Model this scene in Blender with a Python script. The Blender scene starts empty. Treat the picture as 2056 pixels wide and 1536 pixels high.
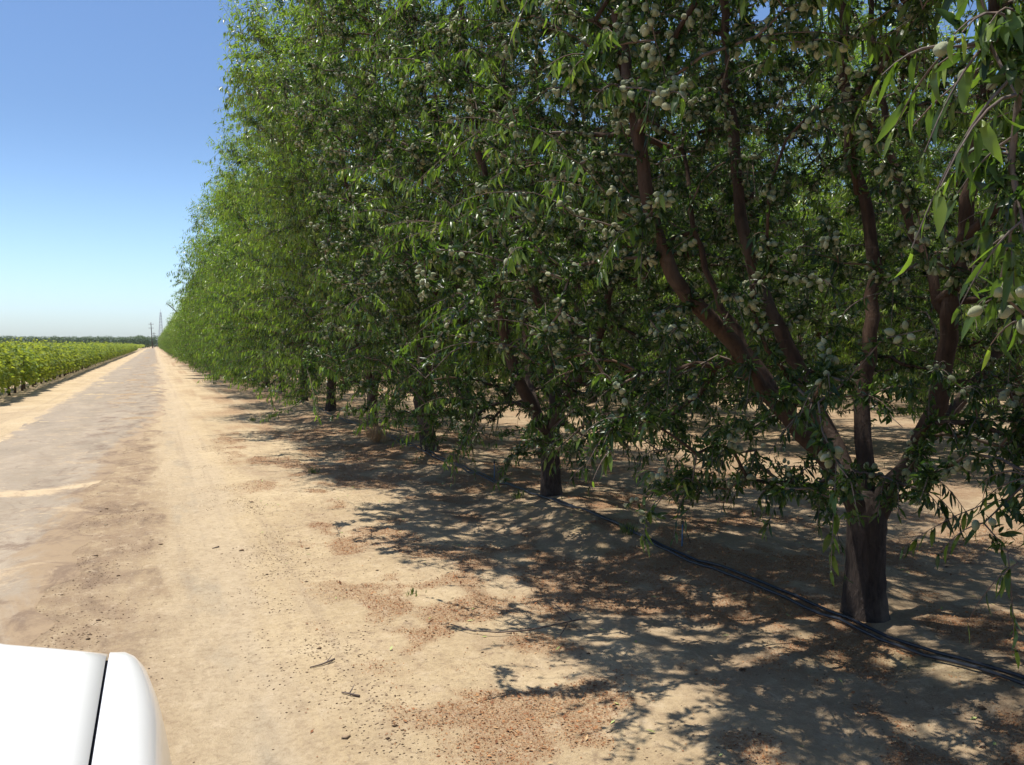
import bpy, math, random
import numpy as np
R = math.radians
scene = bpy.context.scene
COL = scene.collection

# ------------------------------------------------------------------ camera, sky, sun, exposure
CAM_H = 1.75
YAW, PITCH = R(22.3), R(2.5)
FPX = 1750.0                       # focal length in pixels of the 2056 px wide photograph
cam_data = bpy.data.cameras.new("camera")
cam = bpy.data.objects.new("camera", cam_data)
COL.objects.link(cam)
cam.location = (0, 0, CAM_H)
cam.rotation_euler = (math.pi / 2 - PITCH, 0, -YAW)
cam_data.sensor_width = 36
cam_data.lens = FPX / 2056 * 36
cam_data.clip_start = 0.05
cam_data.clip_end = 9000
scene.camera = cam

SUN = np.array([-0.13, 0.20, 0.95]); SUN /= np.linalg.norm(SUN)     # towards the sun
sun_el = math.asin(SUN[2]); sun_az = math.atan2(SUN[0], SUN[1])
world = bpy.data.worlds.new("World"); scene.world = world
world.use_nodes = True
wn = world.node_tree
for n in list(wn.nodes): wn.nodes.remove(n)
sky = wn.nodes.new('ShaderNodeTexSky'); sky.sky_type = 'NISHITA'
sky.sun_disc = False
sky.sun_elevation = sun_el
sky.sun_rotation = sun_az
sky.altitude = 0
sky.air_density = 1.0; sky.dust_density = 0.9; sky.ozone_density = 5.0
bg = wn.nodes.new('ShaderNodeBackground'); bg.inputs['Strength'].default_value = 0.100
wo = wn.nodes.new('ShaderNodeOutputWorld')
tint = wn.nodes.new('ShaderNodeMix'); tint.data_type = 'RGBA'; tint.blend_type = 'MULTIPLY'; tint.inputs[0].default_value = 1.0
tint.inputs[7].default_value = (0.92, 1.03, 1.16, 1)
wn.links.new(sky.outputs[0], tint.inputs[6])
tcw = wn.nodes.new('ShaderNodeTexCoord'); sxw = wn.nodes.new('ShaderNodeSeparateXYZ'); wn.links.new(tcw.outputs['Generated'], sxw.inputs[0])
mrw = wn.nodes.new('ShaderNodeMapRange'); mrw.inputs[1].default_value = 0.0; mrw.inputs[2].default_value = 0.25; mrw.inputs[3].default_value = 1.6; mrw.inputs[4].default_value = 1.0
mrw.interpolation_type = 'SMOOTHSTEP'; wn.links.new(sxw.outputs[2], mrw.inputs[0])       # pale summer haze low in the sky
hzw = wn.nodes.new('ShaderNodeVectorMath'); hzw.operation = 'SCALE'; wn.links.new(tint.outputs[2], hzw.inputs[0]); wn.links.new(mrw.outputs[0], hzw.inputs['Scale'])
wn.links.new(hzw.outputs[0], bg.inputs[0]); wn.links.new(bg.outputs[0], wo.inputs[0])

ld = bpy.data.lights.new("sun", 'SUN'); ld.energy = 5.0; ld.angle = R(0.53); ld.color = (1.0, 0.955, 0.87)
lo = bpy.data.objects.new("sun", ld); COL.objects.link(lo)
from mathutils import Vector
lo.rotation_euler = Vector(-SUN).to_track_quat('-Z', 'Y').to_euler()
lo.location = (-10, 20, 40)
scene.view_settings.view_transform = 'Standard'
scene.view_settings.look = 'None'
scene.view_settings.exposure = 0.30
scene.view_settings.gamma = 1.0
scene.render.engine = 'CYCLES'
scene.cycles.max_bounces = 7
scene.cycles.diffuse_bounces = 4
scene.cycles.glossy_bounces = 3
scene.cycles.transmission_bounces = 5
scene.cycles.transparent_max_bounces = 8
scene.cycles.sample_clamp_indirect = 6

# ------------------------------------------------------------------ helpers
cy, sy, cp, sp = math.cos(YAW), math.sin(YAW), math.cos(PITCH), math.sin(PITCH)
RIGHT = np.array([cy, -sy, 0.0]); FWD = np.array([sy * cp, cy * cp, -sp]); UP = np.cross(RIGHT, FWD)
CAMP = np.array([0, 0, CAM_H])
def at(px, py, z):
    """point at depth z (metres along the view axis) for a pixel of the photograph"""
    return CAMP + z * (FWD + RIGHT * (px - 1028) / FPX + UP * (768 - py) / FPX)

def hsh(ix, iy, s):
    v = np.sin(ix * 127.1 + iy * 311.7 + s * 74.7) * 43758.5453
    return v - np.floor(v)
def vnoise(x, y, s=0.0):
    x = np.asarray(x, float); y = np.asarray(y, float)
    ix = np.floor(x); iy = np.floor(y); fx = x - ix; fy = y - iy
    fx = fx * fx * (3 - 2 * fx); fy = fy * fy * (3 - 2 * fy)
    a = hsh(ix, iy, s); b = hsh(ix + 1, iy, s); c = hsh(ix, iy + 1, s); d = hsh(ix + 1, iy + 1, s)
    return (a * (1 - fx) + b * fx) * (1 - fy) + (c * (1 - fx) + d * fx) * fy
def fbm(x, y, s=0.0, o=4):
    t = 0; a = 0.5
    for i in range(o):
        t = t + a * vnoise(x * 2 ** i, y * 2 ** i, s + i * 3.1); a *= 0.5
    return t / (1 - 0.5 ** o)
def sst(a, b, x):
    t = np.clip((np.asarray(x, float) - a) / (b - a), 0, 1); return t * t * (3 - 2 * t)
ROWX = 4.06
ROWGAP = 7.5
def ground_h(x, y):
    x = np.asarray(x, float); y = np.asarray(y, float)
    near = 1 - sst(40, 90, np.abs(y) + np.abs(x))
    k = np.round((x - ROWX) / ROWGAP)
    d = x - (ROWX + k * ROWGAP)
    orch = sst(1.0, 2.2, x)
    h = 0.09 * np.exp(-(d / 0.75) ** 2) * orch
    amp = 0.012 + 0.035 * orch * np.exp(-(d / 1.5) ** 2) + 0.02 * orch + 0.02 * sst(-2.6, -3.4, x) * 1.0
    h = h + amp * (fbm(x * 1.1 + 7, y * 0.8, 2, 3) - 0.5) * 2
    h = h + (0.006 + 0.016 * orch) * (fbm(x * 5.2, y * 4.4, 5, 3) - 0.5) * 2 * near
    h = h - 0.022 * np.exp(-((x - 0.42) / 0.22) ** 2) - 0.02 * np.exp(-((x + 1.35) / 0.25) ** 2) * near
    return h
H0 = float(ground_h(0, 0))

def mesh_from(name, V, F, mats=(), attrs=None, smooth=False):
    """V (n,3); F list of index arrays (m,3) or (m,4)"""
    me = bpy.data.meshes.new(name)
    V = np.asarray(V, np.float32)
    Fs = F if isinstance(F, list) else [F]
    Fs = [np.asarray(f, np.int32) for f in Fs if len(f)]
    me.vertices.add(len(V)); me.vertices.foreach_set('co', V.ravel())
    if Fs:
        idx = np.concatenate([f.ravel() for f in Fs])
        tot = np.concatenate([np.full(len(f), f.shape[1], np.int32) for f in Fs])
        start = np.concatenate([[0], np.cumsum(tot)[:-1]]).astype(np.int32)
        me.loops.add(len(idx)); me.loops.foreach_set('vertex_index', idx)
        me.polygons.add(len(tot)); me.polygons.foreach_set('loop_start', start)
        me.polygons.foreach_set('loop_total', tot)
        if smooth: me.polygons.foreach_set('use_smooth', np.ones(len(tot), bool))
    for m in mats: me.materials.append(m)
    me.update(calc_edges=True)
    if attrs:
        for k, a in attrs.items():
            at_ = me.attributes.new(k, 'FLOAT', 'POINT'); at_.data.foreach_set('value', np.asarray(a, np.float32))
    return me
def link(name, me, parent=None, loc=None, rot=None):
    o = bpy.data.objects.new(name, me); COL.objects.link(o)
    if parent is not None: o.parent = parent
    if loc is not None: o.location = loc
    if rot is not None: o.rotation_euler = rot
    return o
def tag(o, label=None, cat=None, group=None, kind=None):
    if label: o['label'] = label
    if cat: o['category'] = cat
    if group: o['group'] = group
    if kind: o['kind'] = kind
    return o
def thing(name, label, cat, loc=(0, 0, 0), rotz=0, group=None):
    o = bpy.data.objects.new(name, None); COL.objects.link(o)
    o.empty_display_size = 0.2
    o.location = loc; o.rotation_euler = (0, 0, rotz)
    return tag(o, label, cat, group)

# ------------------------------------------------------------------ materials
def newmat(name):
    m = bpy.data.materials.new(name); m.use_nodes = True
    nt = m.node_tree
    for n in list(nt.nodes): nt.nodes.remove(n)
    out = nt.nodes.new('ShaderNodeOutputMaterial')
    return m, nt, out
class NT:
    def __init__(s, nt): s.nt = nt
    def n(s, t, **kw):
        nd = s.nt.nodes.new(t)
        for k, v in kw.items(): setattr(nd, k, v)
        return nd
    def l(s, a, b): s.nt.links.new(a, b)
    def ramp(s, fac, stops, interp='LINEAR'):
        r = s.n('ShaderNodeValToRGB'); r.color_ramp.interpolation = interp
        e = r.color_ramp.elements
        while len(e) > 1: e.remove(e[-1])
        e[0].position = stops[0][0]; e[0].color = (*stops[0][1], 1) if len(stops[0][1]) == 3 else stops[0][1]
        for p, c in stops[1:]:
            q = e.new(p); q.color = (*c, 1)
        s.l(fac, r.inputs[0]); return r.outputs[0]
    def noise(s, vec, scale, detail=4, rough=0.55, dist=0.0):
        n = s.n('ShaderNodeTexNoise'); n.inputs['Scale'].default_value = scale
        n.inputs['Detail'].default_value = detail; n.inputs['Roughness'].default_value = rough
        n.inputs['Distortion'].default_value = dist
        if vec is not None: s.l(vec, n.inputs['Vector'])
        return n.outputs['Fac']
    def math(s, op, a, b=None, c=None, clamp=False):
        m = s.n('ShaderNodeMath', operation=op); m.use_clamp = clamp
        for i, v in enumerate((a, b, c)):
            if v is None: continue
            if isinstance(v, (int, float)): m.inputs[i].default_value = v
            else: s.l(v, m.inputs[i])
        return m.outputs[0]
    def mapr(s, v, a, b, c=0.0, d=1.0, smooth=True):
        m = s.n('ShaderNodeMapRange'); m.interpolation_type = 'SMOOTHSTEP' if smooth else 'LINEAR'
        s.l(v, m.inputs[0]); m.inputs[1].default_value = a; m.inputs[2].default_value = b
        m.inputs[3].default_value = c; m.inputs[4].default_value = d
        return m.outputs[0]
    def mix(s, f, a, b):
        m = s.n('ShaderNodeMix', data_type='RGBA')
        if isinstance(f, (int, float)): m.inputs[0].default_value = f
        else: s.l(f, m.inputs[0])
        for i, v in ((6, a), (7, b)):
            if isinstance(v, tuple): m.inputs[i].default_value = (*v, 1)
            else: s.l(v, m.inputs[i])
        return m.outputs[2]
    def coords(s, scale=(1, 1, 1)):
        g = s.n('ShaderNodeNewGeometry')
        mp = s.n('ShaderNodeMapping'); mp.inputs['Scale'].default_value = scale
        s.l(g.outputs['Position'], mp.inputs['Vector']); return mp.outputs[0]
    def ocoords(s, scale=(1, 1, 1)):
        g = s.n('ShaderNodeTexCoord')
        mp = s.n('ShaderNodeMapping'); mp.inputs['Scale'].default_value = scale
        s.l(g.outputs['Object'], mp.inputs['Vector']); return mp.outputs[0]
    def bump(s, h, strength=0.5, dist=0.01):
        b = s.n('ShaderNodeBump'); b.inputs['Strength'].default_value = strength; b.inputs['Distance'].default_value = dist
        s.l(h, b.inputs['Height']); return b.outputs[0]
    def bsdf(s, out, color, rough=0.8, spec=0.3, normal=None, **kw):
        p = s.n('ShaderNodeBsdfPrincipled')
        if isinstance(color, tuple): p.inputs['Base Color'].default_value = (*color, 1)
        else: s.l(color, p.inputs['Base Color'])
        if isinstance(rough, (int, float)): p.inputs['Roughness'].default_value = rough
        else: s.l(rough, p.inputs['Roughness'])
        p.inputs['Specular IOR Level'].default_value = spec
        for k, v in kw.items(): p.inputs[k].default_value = v
        if normal is not None: s.l(normal, p.inputs['Normal'])
        s.l(p.outputs[0], out.inputs[0]); return p

def leaf_material(name, dark, mid, young_bright, trans, rough=0.33, spec=0.55, tmix=0.36):
    m, nt, out = newmat(name); q = NT(nt)
    a = q.n('ShaderNodeAttribute', attribute_name='rnd').outputs['Fac']
    oi = q.n('ShaderNodeObjectInfo').outputs['Random']
    col = q.ramp(a, [(0.0, dark), (0.55, mid), (0.9, young_bright), (1.0, (young_bright[0] * 1.5, young_bright[1] * 1.12, young_bright[2]))])
    hs = q.n('ShaderNodeHueSaturation'); q.l(col, hs.inputs['Color'])
    q.l(q.mapr(oi, 0, 1, 0.475, 0.512, False), hs.inputs['Hue'])
    q.l(q.mapr(q.math('FRACT', q.math('MULTIPLY', oi, 7.3)), 0, 1, 0.82, 1.25, False), hs.inputs['Value'])
    # the underside of a leaf is paler and greyer
    g = q.n('ShaderNodeNewGeometry')
    under = q.mix(0.40, hs.outputs[0], (0.11, 0.155, 0.08))
    c2 = q.mix(g.outputs['Backfacing'], hs.outputs[0], under)
    p = q.n('ShaderNodeBsdfPrincipled'); q.l(c2, p.inputs['Base Color'])
    p.inputs['Roughness'].default_value = rough; p.inputs['Specular IOR Level'].default_value = spec
    t = q.n('ShaderNodeBsdfTranslucent')
    tc = q.mix(a, (trans[0] * .4, trans[1] * .45, trans[2] * .6), (trans[0] * 2.7, trans[1] * 2.1, trans[2] * 2))
    q.l(tc, t.inputs['Color'])
    mx = q.n('ShaderNodeMixShader'); mx.inputs[0].default_value = tmix
    q.l(p.outputs[0], mx.inputs[1]); q.l(t.outputs[0], mx.inputs[2]); q.l(mx.outputs[0], out.inputs[0])
    return m
M_leaf = leaf_material('almond_leaf', (0.017, 0.040, 0.013), (0.070, 0.140, 0.028), (0.235, 0.345, 0.070), (0.115, 0.245, 0.018), rough=0.34, spec=0.45, tmix=0.42)  # tones also paint inner shade and sunlit outer leaves, besides new growth
M_vine = leaf_material('vine_leaf', (0.11, 0.18, 0.02), (0.20, 0.30, 0.03), (0.33, 0.42, 0.06), (0.30, 0.42, 0.04), rough=0.6, spec=0.25, tmix=0.38)
M_far = leaf_material('far_leaf', (0.035, 0.075, 0.03), (0.06, 0.11, 0.035), (0.09, 0.15, 0.045), (0.07, 0.13, 0.03), rough=0.6, spec=0.3, tmix=0.25)
M_weed = leaf_material('weed_leaf', (0.07, 0.12, 0.03), (0.12, 0.18, 0.05), (0.20, 0.25, 0.08), (0.14, 0.22, 0.04), rough=0.5, spec=0.3)

def bark(name, c1, c2, c3, scale=1.0, bump=0.6, low=False):
    m, nt, out = newmat(name); q = NT(nt)
    v = q.ocoords((9 * scale, 9 * scale, 2.2 * scale)); v2 = q.ocoords((1, 1, 1))
    n1 = q.noise(v, 3.0, 6, 0.65, 0.6); n2 = q.noise(v2, 3.5, 4, 0.6)
    col = q.mix(q.ramp(n1, [(0.32, (0, 0, 0)), (0.68, (1, 1, 1))]), c1, c2)
    col = q.mix(q.ramp(n2, [(0.5, (0, 0, 0)), (0.72, (1, 1, 1))]), col, c3)
    if low:
        sz = q.n('ShaderNodeSeparateXYZ'); q.l(v2, sz.inputs[0])
        zz = q.math('ADD', sz.outputs[2], q.math('MULTIPLY', q.math('SUBTRACT', n2, 0.5), 1.6))
        old = q.mix(n1, (0.035, 0.026, 0.022), (0.085, 0.062, 0.050))
        col = q.mix(q.mapr(zz, 0.8, 1.7), old, col)
        sc = q.noise(q.ocoords((2.2, 2.2, 14)), 2.0, 4, 0.6)
        col = q.mix(q.ramp(sc, [(0.60, (0, 0, 0)), (0.68, (0.3, 0.3, 0.3))]), col, (0.14, 0.10, 0.08))
    q.bsdf(out, col, 0.85, 0.2, q.bump(n1, bump, 0.02)); return m
M_trunk = bark('dark_trunk_bark', (0.028, 0.021, 0.018), (0.075, 0.055, 0.045), (0.13, 0.10, 0.08), 1.4, 1.0)
M_limb = bark('red_limb_bark', (0.042, 0.026, 0.018), (0.098, 0.056, 0.036), (0.095, 0.066, 0.048), 1.0, 0.8, True)
M_twig = bark('grey_twig_bark', (0.10, 0.075, 0.06), (0.20, 0.155, 0.13), (0.17, 0.10, 0.06), 1.2, 0.2)
M_vinetrunk = bark('vine_bark', (0.05, 0.035, 0.025), (0.13, 0.09, 0.06), (0.17, 0.13, 0.10))

def fruit_mat():
    m, nt, out = newmat('green_almond_hull'); q = NT(nt)
    v = q.ocoords(); n1 = q.noise(v, 60, 4, 0.6)
    a = q.n('ShaderNodeAttribute', attribute_name='rnd').outputs['Fac']
    oi = q.n('ShaderNodeObjectInfo').outputs['Random']
    f = q.math('FRACT', q.math('ADD', a, oi))
    col = q.ramp(f, [(0, (0.17, 0.20, 0.10)), (0.6, (0.26, 0.28, 0.15)), (1, (0.37, 0.36, 0.20))])
    col = q.mix(q.ramp(n1, [(0.45, (0, 0, 0)), (0.75, (0.5, 0.5, 0.5))]), col, (0.36, 0.36, 0.25))
    q.bsdf(out, col, 0.9, 0.25, q.bump(n1, 0.4, 0.003), **{'Sheen Weight': 0.25}); return m
M_fruit = fruit_mat()

def litter_density(x, y):
    d = fbm(x * 1.1 + 3, y * 0.9, 21, 3)
    e = fbm(x * 3.4 + 3, y * 2.6, 25, 4)
    zone = 0.02 + 0.98 * sst(0.75, 1.5, x + 0.5 * (fbm(x, y, 5, 2) - .5)) * (1 - 0.45 * sst(5.0, 7.5, x))
    return sst(0.50, 0.60, d * 0.45 + e * 0.55 + 0.045 * sst(1.3, 2.6, x)) * zone
def ground_mat():
    m, nt, out = newmat('sandy_ground'); q = NT(nt)
    geo = q.n('ShaderNodeNewGeometry'); sep = q.n('ShaderNodeSeparateXYZ'); q.l(geo.outputs['Position'], sep.inputs[0])
    X, Y = sep.outputs[0], sep.outputs[1]
    P = q.coords(); PS = q.coords((1, 0.28, 1))
    big = q.noise(P, 0.55, 4, 0.6, 0.4); mid = q.noise(P, 2.6, 6, 0.65, 0.3); fine = q.noise(P, 24, 5, 0.7); grain = q.noise(P, 150, 3, 0.7)
    streak = q.noise(PS, 2.2, 6, 0.62, 0.4)
    wob = q.math('MULTIPLY', q.math('SUBTRACT', streak, 0.5), 1.3)
    XW = q.math('ADD', X, wob)
    col = q.ramp(big, [(0.3, (0.44, 0.325, 0.19)), (0.5, (0.54, 0.41, 0.245)), (0.7, (0.61, 0.475, 0.295))])
    st2 = q.noise(PS, 0.9, 7, 0.7, 0.8)
    col = q.mix(q.ramp(st2, [(0.5, (0, 0, 0)), (0.66, (0.55, 0.55, 0.55))]), col, (0.34, 0.245, 0.16))
    # pale dusty wheel track and the browner stained middle of the road
    def band(xv, a, b, c, d):
        return q.math('MULTIPLY', q.mapr(xv, a, b), q.mapr(xv, c, d, 1, 0))
    stain = q.math('MULTIPLY', band(XW, -2.6, -0.75, -0.30, 0.35), q.ramp(mid, [(0.25, (0.25, 0.25, 0.25)), (0.6, (1, 1, 1))]))
    col = q.mix(q.math('MULTIPLY', stain, 0.9), col, (0.285, 0.195, 0.125))
    blot = q.math('MULTIPLY', band(XW, -1.5, -0.7, -0.1, 0.15), q.ramp(q.noise(q.coords((1, 0.6, 1)), 2.2, 7, 0.75, 0.6), [(0.50, (0, 0, 0)), (0.62, (1, 1, 1))]))
    col = q.mix(q.math('MULTIPLY', blot, 0.75), col, (0.17, 0.115, 0.08))
    track = band(XW, -0.15, 0.35, 0.5, 0.9)
    tr = q.math('MULTIPLY', track, 0.7)
    col = q.mix(tr, col, (0.50, 0.39, 0.26))
    greyblot = q.math('MULTIPLY', band(X, 0.1, 0.2, 0.4, 0.6), q.ramp(q.noise(PS, 3.0, 3, 0.6), [(0.5, (0, 0, 0)), (0.68, (0.7, 0.7, 0.7))]))
    col = q.mix(greyblot, col, (0.36, 0.30, 0.22))
    # crusted darker soil patches on the shoulder, orchard soil litter stained and also darkened to deepen the shade
    ruts = q.math('MULTIPLY', q.mapr(q.noise(q.coords((5.5, 0.10, 1)), 1.0, 4, 0.6), 0.5, 0.66), q.math('MULTIPLY', q.mapr(X, -3.4, -3.0), q.mapr(X, 0.9, 1.3, 1, 0)))
    col = q.mix(q.math('MULTIPLY', ruts, 0.35), col, (0.35, 0.26, 0.175))
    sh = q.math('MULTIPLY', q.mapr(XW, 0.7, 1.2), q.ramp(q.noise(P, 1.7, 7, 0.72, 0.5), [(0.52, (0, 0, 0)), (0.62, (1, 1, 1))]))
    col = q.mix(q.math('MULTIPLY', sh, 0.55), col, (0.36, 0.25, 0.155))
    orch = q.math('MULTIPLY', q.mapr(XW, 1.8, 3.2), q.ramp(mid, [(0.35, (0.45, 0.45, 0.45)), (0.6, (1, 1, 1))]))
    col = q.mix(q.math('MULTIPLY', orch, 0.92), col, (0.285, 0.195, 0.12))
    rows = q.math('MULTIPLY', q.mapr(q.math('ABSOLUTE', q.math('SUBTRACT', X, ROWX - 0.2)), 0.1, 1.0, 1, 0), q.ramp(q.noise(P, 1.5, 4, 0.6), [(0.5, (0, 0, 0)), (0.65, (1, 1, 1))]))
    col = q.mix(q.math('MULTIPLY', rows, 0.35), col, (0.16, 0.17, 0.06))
    lt = q.n('ShaderNodeAttribute', attribute_name='litter').outputs['Fac']
    lf = q.math('MULTIPLY', lt, q.ramp(q.noise(P, 70, 3, 0.7), [(0.38, (0.15, 0.15, 0.15)), (0.55, (1, 1, 1))]))
    col = q.mix(q.math('MULTIPLY', lf, 0.8), col, (0.27, 0.135, 0.065))
    # the vineyard floor
    vy = q.mapr(XW, -3.5, -4.3)
    col = q.mix(q.math('MULTIPLY', vy, 0.5), col, (0.34, 0.25, 0.17))
    mott = q.noise(q.coords((1, 0.7, 1)), 9, 8, 0.78, 0.3)
    col = q.mix(q.ramp(mott, [(0.34, (0.5, 0.5, 0.5)), (0.47, (0, 0, 0))]), col, (0.36, 0.26, 0.165))
    col = q.mix(q.ramp(mott, [(0.52, (0, 0, 0)), (0.66, (0.5, 0.5, 0.5))]), col, (0.62, 0.49, 0.335))
    # tyre tread marks pressed into the dusty wheel track
    crust = q.math('MULTIPLY', q.math('MULTIPLY', q.mapr(XW, 0.55, 0.95), q.mapr(XW, 2.2, 3.0, 1, 0)), q.math('MULTIPLY', q.ramp(q.noise(P, 14, 8, 0.8, 0.5), [(0.53, (0, 0, 0)), (0.57, (1, 1, 1))]), q.ramp(q.noise(P, 2.4, 5, 0.7), [(0.45, (0, 0, 0)), (0.6, (1, 1, 1))])))
    col = q.mix(q.math('MULTIPLY', crust, 0.7), col, (0.24, 0.165, 0.11))
    col = q.mix(q.ramp(fine, [(0.35, (0.4, 0.4, 0.4)), (0.52, (0, 0, 0))]), col, (0.25, 0.17, 0.105))
    col = q.mix(q.ramp(grain, [(0.5, (0, 0, 0)), (0.8, (0.35, 0.35, 0.35))]), col, (0.72, 0.60, 0.43))
    hsum = q.math('ADD', q.math('MULTIPLY', fine, 0.7), q.math('MULTIPLY', grain, 0.25))
    hsum = q.math('ADD', hsum, q.math('MULTIPLY', mid, 1.2))
    hsum = q.math('ADD', hsum, q.math('MULTIPLY', mott, 0.8))
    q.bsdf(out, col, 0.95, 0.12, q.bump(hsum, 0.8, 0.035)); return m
M_ground = ground_mat()

def asphalt_mat():
    m, nt, out = newmat('dusty_asphalt'); q = NT(nt)
    geo = q.n('ShaderNodeNewGeometry'); sep = q.n('ShaderNodeSeparateXYZ'); q.l(geo.outputs['Position'], sep.inputs[0])
    X = sep.outputs[0]
    P = q.coords(); PS = q.coords((1, 0.3, 1))
    n1 = q.noise(PS, 1.4, 6, 0.65, 0.5); n2 = q.noise(P, 60, 4, 0.7); n3 = q.noise(P, 5, 6, 0.7, 0.6)
    col = q.ramp(n1, [(0.3, (0.27, 0.22, 0.16)), (0.55, (0.345, 0.28, 0.205)), (0.75, (0.42, 0.335, 0.24))])
    col = q.mix(q.ramp(n3, [(0.56, (0, 0, 0)), (0.68, (0.75, 0.75, 0.75))]), col, (0.50, 0.385, 0.255))
    col = q.mix(q.ramp(n2, [(0.3, (0.4, 0.4, 0.4)), (0.5, (0, 0, 0))]), col, (0.20, 0.165, 0.14))
    far = q.mapr(sep.outputs[1], 9, 30)
    ed = q.math('ADD', q.math('SUBTRACT', q.math('ABSOLUTE', q.math('ADD', X, q.math('SUBTRACT', 1.80, q.math('MULTIPLY', far, 0.60)))), q.math('MULTIPLY', far, 0.52)), q.math('MULTIPLY', q.math('SUBTRACT', q.noise(PS, 2.6, 6, 0.7, 0.5), 0.5), 1.5))
    edcol = q.mix(q.mapr(X, -1.5, -1.1), (0.50, 0.375, 0.23), q.mix(far, (0.315, 0.228, 0.142), (0.42, 0.31, 0.20)))
    col = q.mix(q.mapr(ed, 0.72, 1.0), col, edcol)
    # sand that has drifted across the asphalt
    dr = q.math('ABSOLUTE', q.math('SUBTRACT', q.math('SUBTRACT', sep.outputs[1], q.math('MULTIPLY', X, 0.5)), 12.4))
    dr = q.math('ADD', dr, q.math('MULTIPLY', q.math('SUBTRACT', q.noise(P, 1.6, 6, 0.7), 0.5), 1.2))
    col = q.mix(q.mapr(dr, 0.35, 0.12), col, (0.52, 0.395, 0.25))
    col = q.mix(q.ramp(q.noise(P, 1.3, 7, 0.72, 0.7), [(0.57, (0, 0, 0)), (0.66, (0.8, 0.8, 0.8))]), col, (0.46, 0.345, 0.22))
    bl = q.math('MULTIPLY', q.mapr(q.math('ADD', X, q.math('MULTIPLY', q.math('SUBTRACT', n1, 0.5), 1.3)), -1.9, -0.9), q.ramp(q.noise(q.coords((1, 0.6, 1)), 2.2, 7, 0.75, 0.6), [(0.50, (0, 0, 0)), (0.62, (1, 1, 1))]))
    col = q.mix(q.math('MULTIPLY', bl, 0.75), col, (0.17, 0.115, 0.08))
    mott = q.noise(q.coords((1, 0.7, 1)), 9, 8, 0.78, 0.3)
    col = q.mix(q.ramp(mott, [(0.36, (0.5, 0.5, 0.5)), (0.5, (0, 0, 0))]), col, (0.26, 0.19, 0.125))
    vor = q.n('ShaderNodeTexVoronoi', feature='DISTANCE_TO_EDGE'); vor.inputs['Scale'].default_value = 0.85
    dv = q.n('ShaderNodeVectorMath', operation='ADD')
    nz = q.n('ShaderNodeTexNoise'); nz.inputs['Scale'].default_value = 2.5; nz.inputs['Detail'].default_value = 5
    q.l(P, nz.inputs['Vector']); sc = q.n('ShaderNodeVectorMath', operation='SCALE'); sc.inputs['Scale'].default_value = 0.55
    q.l(nz.outputs['Color'], sc.inputs[0]); q.l(P, dv.inputs[0]); q.l(sc.outputs[0], dv.inputs[1]); q.l(dv.outputs[0], vor.inputs['Vector'])
    crack = q.math('MULTIPLY', q.mapr(vor.outputs['Distance'], 0.004, 0.02, 1, 0), q.ramp(q.noise(P, 1.1, 2), [(0.5, (0, 0, 0)), (0.65, (0.4, 0.4, 0.4))]))
    col = q.mix(crack, col, (0.15, 0.11, 0.085))
    hh = q.math('SUBTRACT', q.math('MULTIPLY', n2, 0.3), crack)
    q.bsdf(out, col, 0.9, 0.2, q.bump(hh, 0.5, 0.01)); return m
M_asphalt = asphalt_mat()

def simple(name, col, rough=0.6, spec=0.4, var=0.15, scale=20, bump=0.1, **kw):
    m, nt, out = newmat(name); q = NT(nt)
    n1 = q.noise(q.ocoords(), scale, 4, 0.6)
    c = q.mix(n1, tuple(x * (1 - var) for x in col), tuple(min(1, x * (1 + var)) for x in col))
    q.bsdf(out, c, rough, spec, q.bump(n1, bump, 0.003) if bump else None, **kw); return m
def litter_mat():
    m, nt, out = newmat('dry_litter'); q = NT(nt)
    a = q.n('ShaderNodeAttribute', attribute_name='rnd').outputs['Fac']
    col = q.ramp(a, [(0, (0.14, 0.058, 0.030)), (0.4, (0.29, 0.125, 0.055)), (0.75, (0.43, 0.22, 0.095)), (0.93, (0.50, 0.34, 0.18)), (0.95, (0.30, 0.36, 0.10)), (1, (0.45, 0.50, 0.20))], )
    q.bsdf(out, col, 0.8, 0.2); return m
M_litter = litter_mat()
def clod_mat():
    m, nt, out = newmat('soil_clod'); q = NT(nt)
    a = q.n('ShaderNodeAttribute', attribute_name='rnd').outputs['Fac']
    col = q.ramp(a, [(0, (0.10, 0.065, 0.042)), (0.5, (0.28, 0.19, 0.12)), (1, (0.50, 0.38, 0.25))])
    q.bsdf(out, col, 0.95, 0.1); return m
M_clod = clod_mat()
M_hose = simple('black_poly_hose', (0.022, 0.026, 0.036), 0.38, 0.5, 0.3, 30, 0.1)
M_blue = simple('blue_plastic', (0.05, 0.16, 0.30), 0.45, 0.5, 0.15)
M_black = simple('black_plastic', (0.02, 0.02, 0.022), 0.6, 0.4, 0.2)
M_white = simple('white_truck_paint', (0.80, 0.80, 0.795), 0.28, 0.5, 0.01, 3, 0.0, **{'Coat Weight': 0.7, 'Coat Roughness': 0.04})
M_gap = simple('dark_panel_gap', (0.05, 0.045, 0.05), 0.7, 0.2, 0.1)
M_chrome = simple('chrome', (0.6, 0.6, 0.6), 0.15, 0.5, 0.05, 5, 0.0, Metallic=1.0)
M_lens = simple('lamp_lens', (0.75, 0.77, 0.8), 0.08, 0.6, 0.02, 5, 0.0)
M_glass = simple('dark_window_glass', (0.03, 0.035, 0.04), 0.05, 0.6, 0.05, 5, 0.0)
M_tyre = simple('tyre_rubber', (0.03, 0.028, 0.026), 0.85, 0.2, 0.3, 30, 0.3)
M_pole = simple('weathered_wood_pole', (0.09, 0.075, 0.065), 0.9, 0.2, 0.3, 6, 0.2)
M_steel = simple('galvanised_steel', (0.38, 0.42, 0.47), 0.55, 0.5, 0.1, 6, 0.0)
M_drystraw = simple('dry_straw', (0.42, 0.27, 0.14), 0.8, 0.2, 0.35, 15, 0.0)
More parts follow.
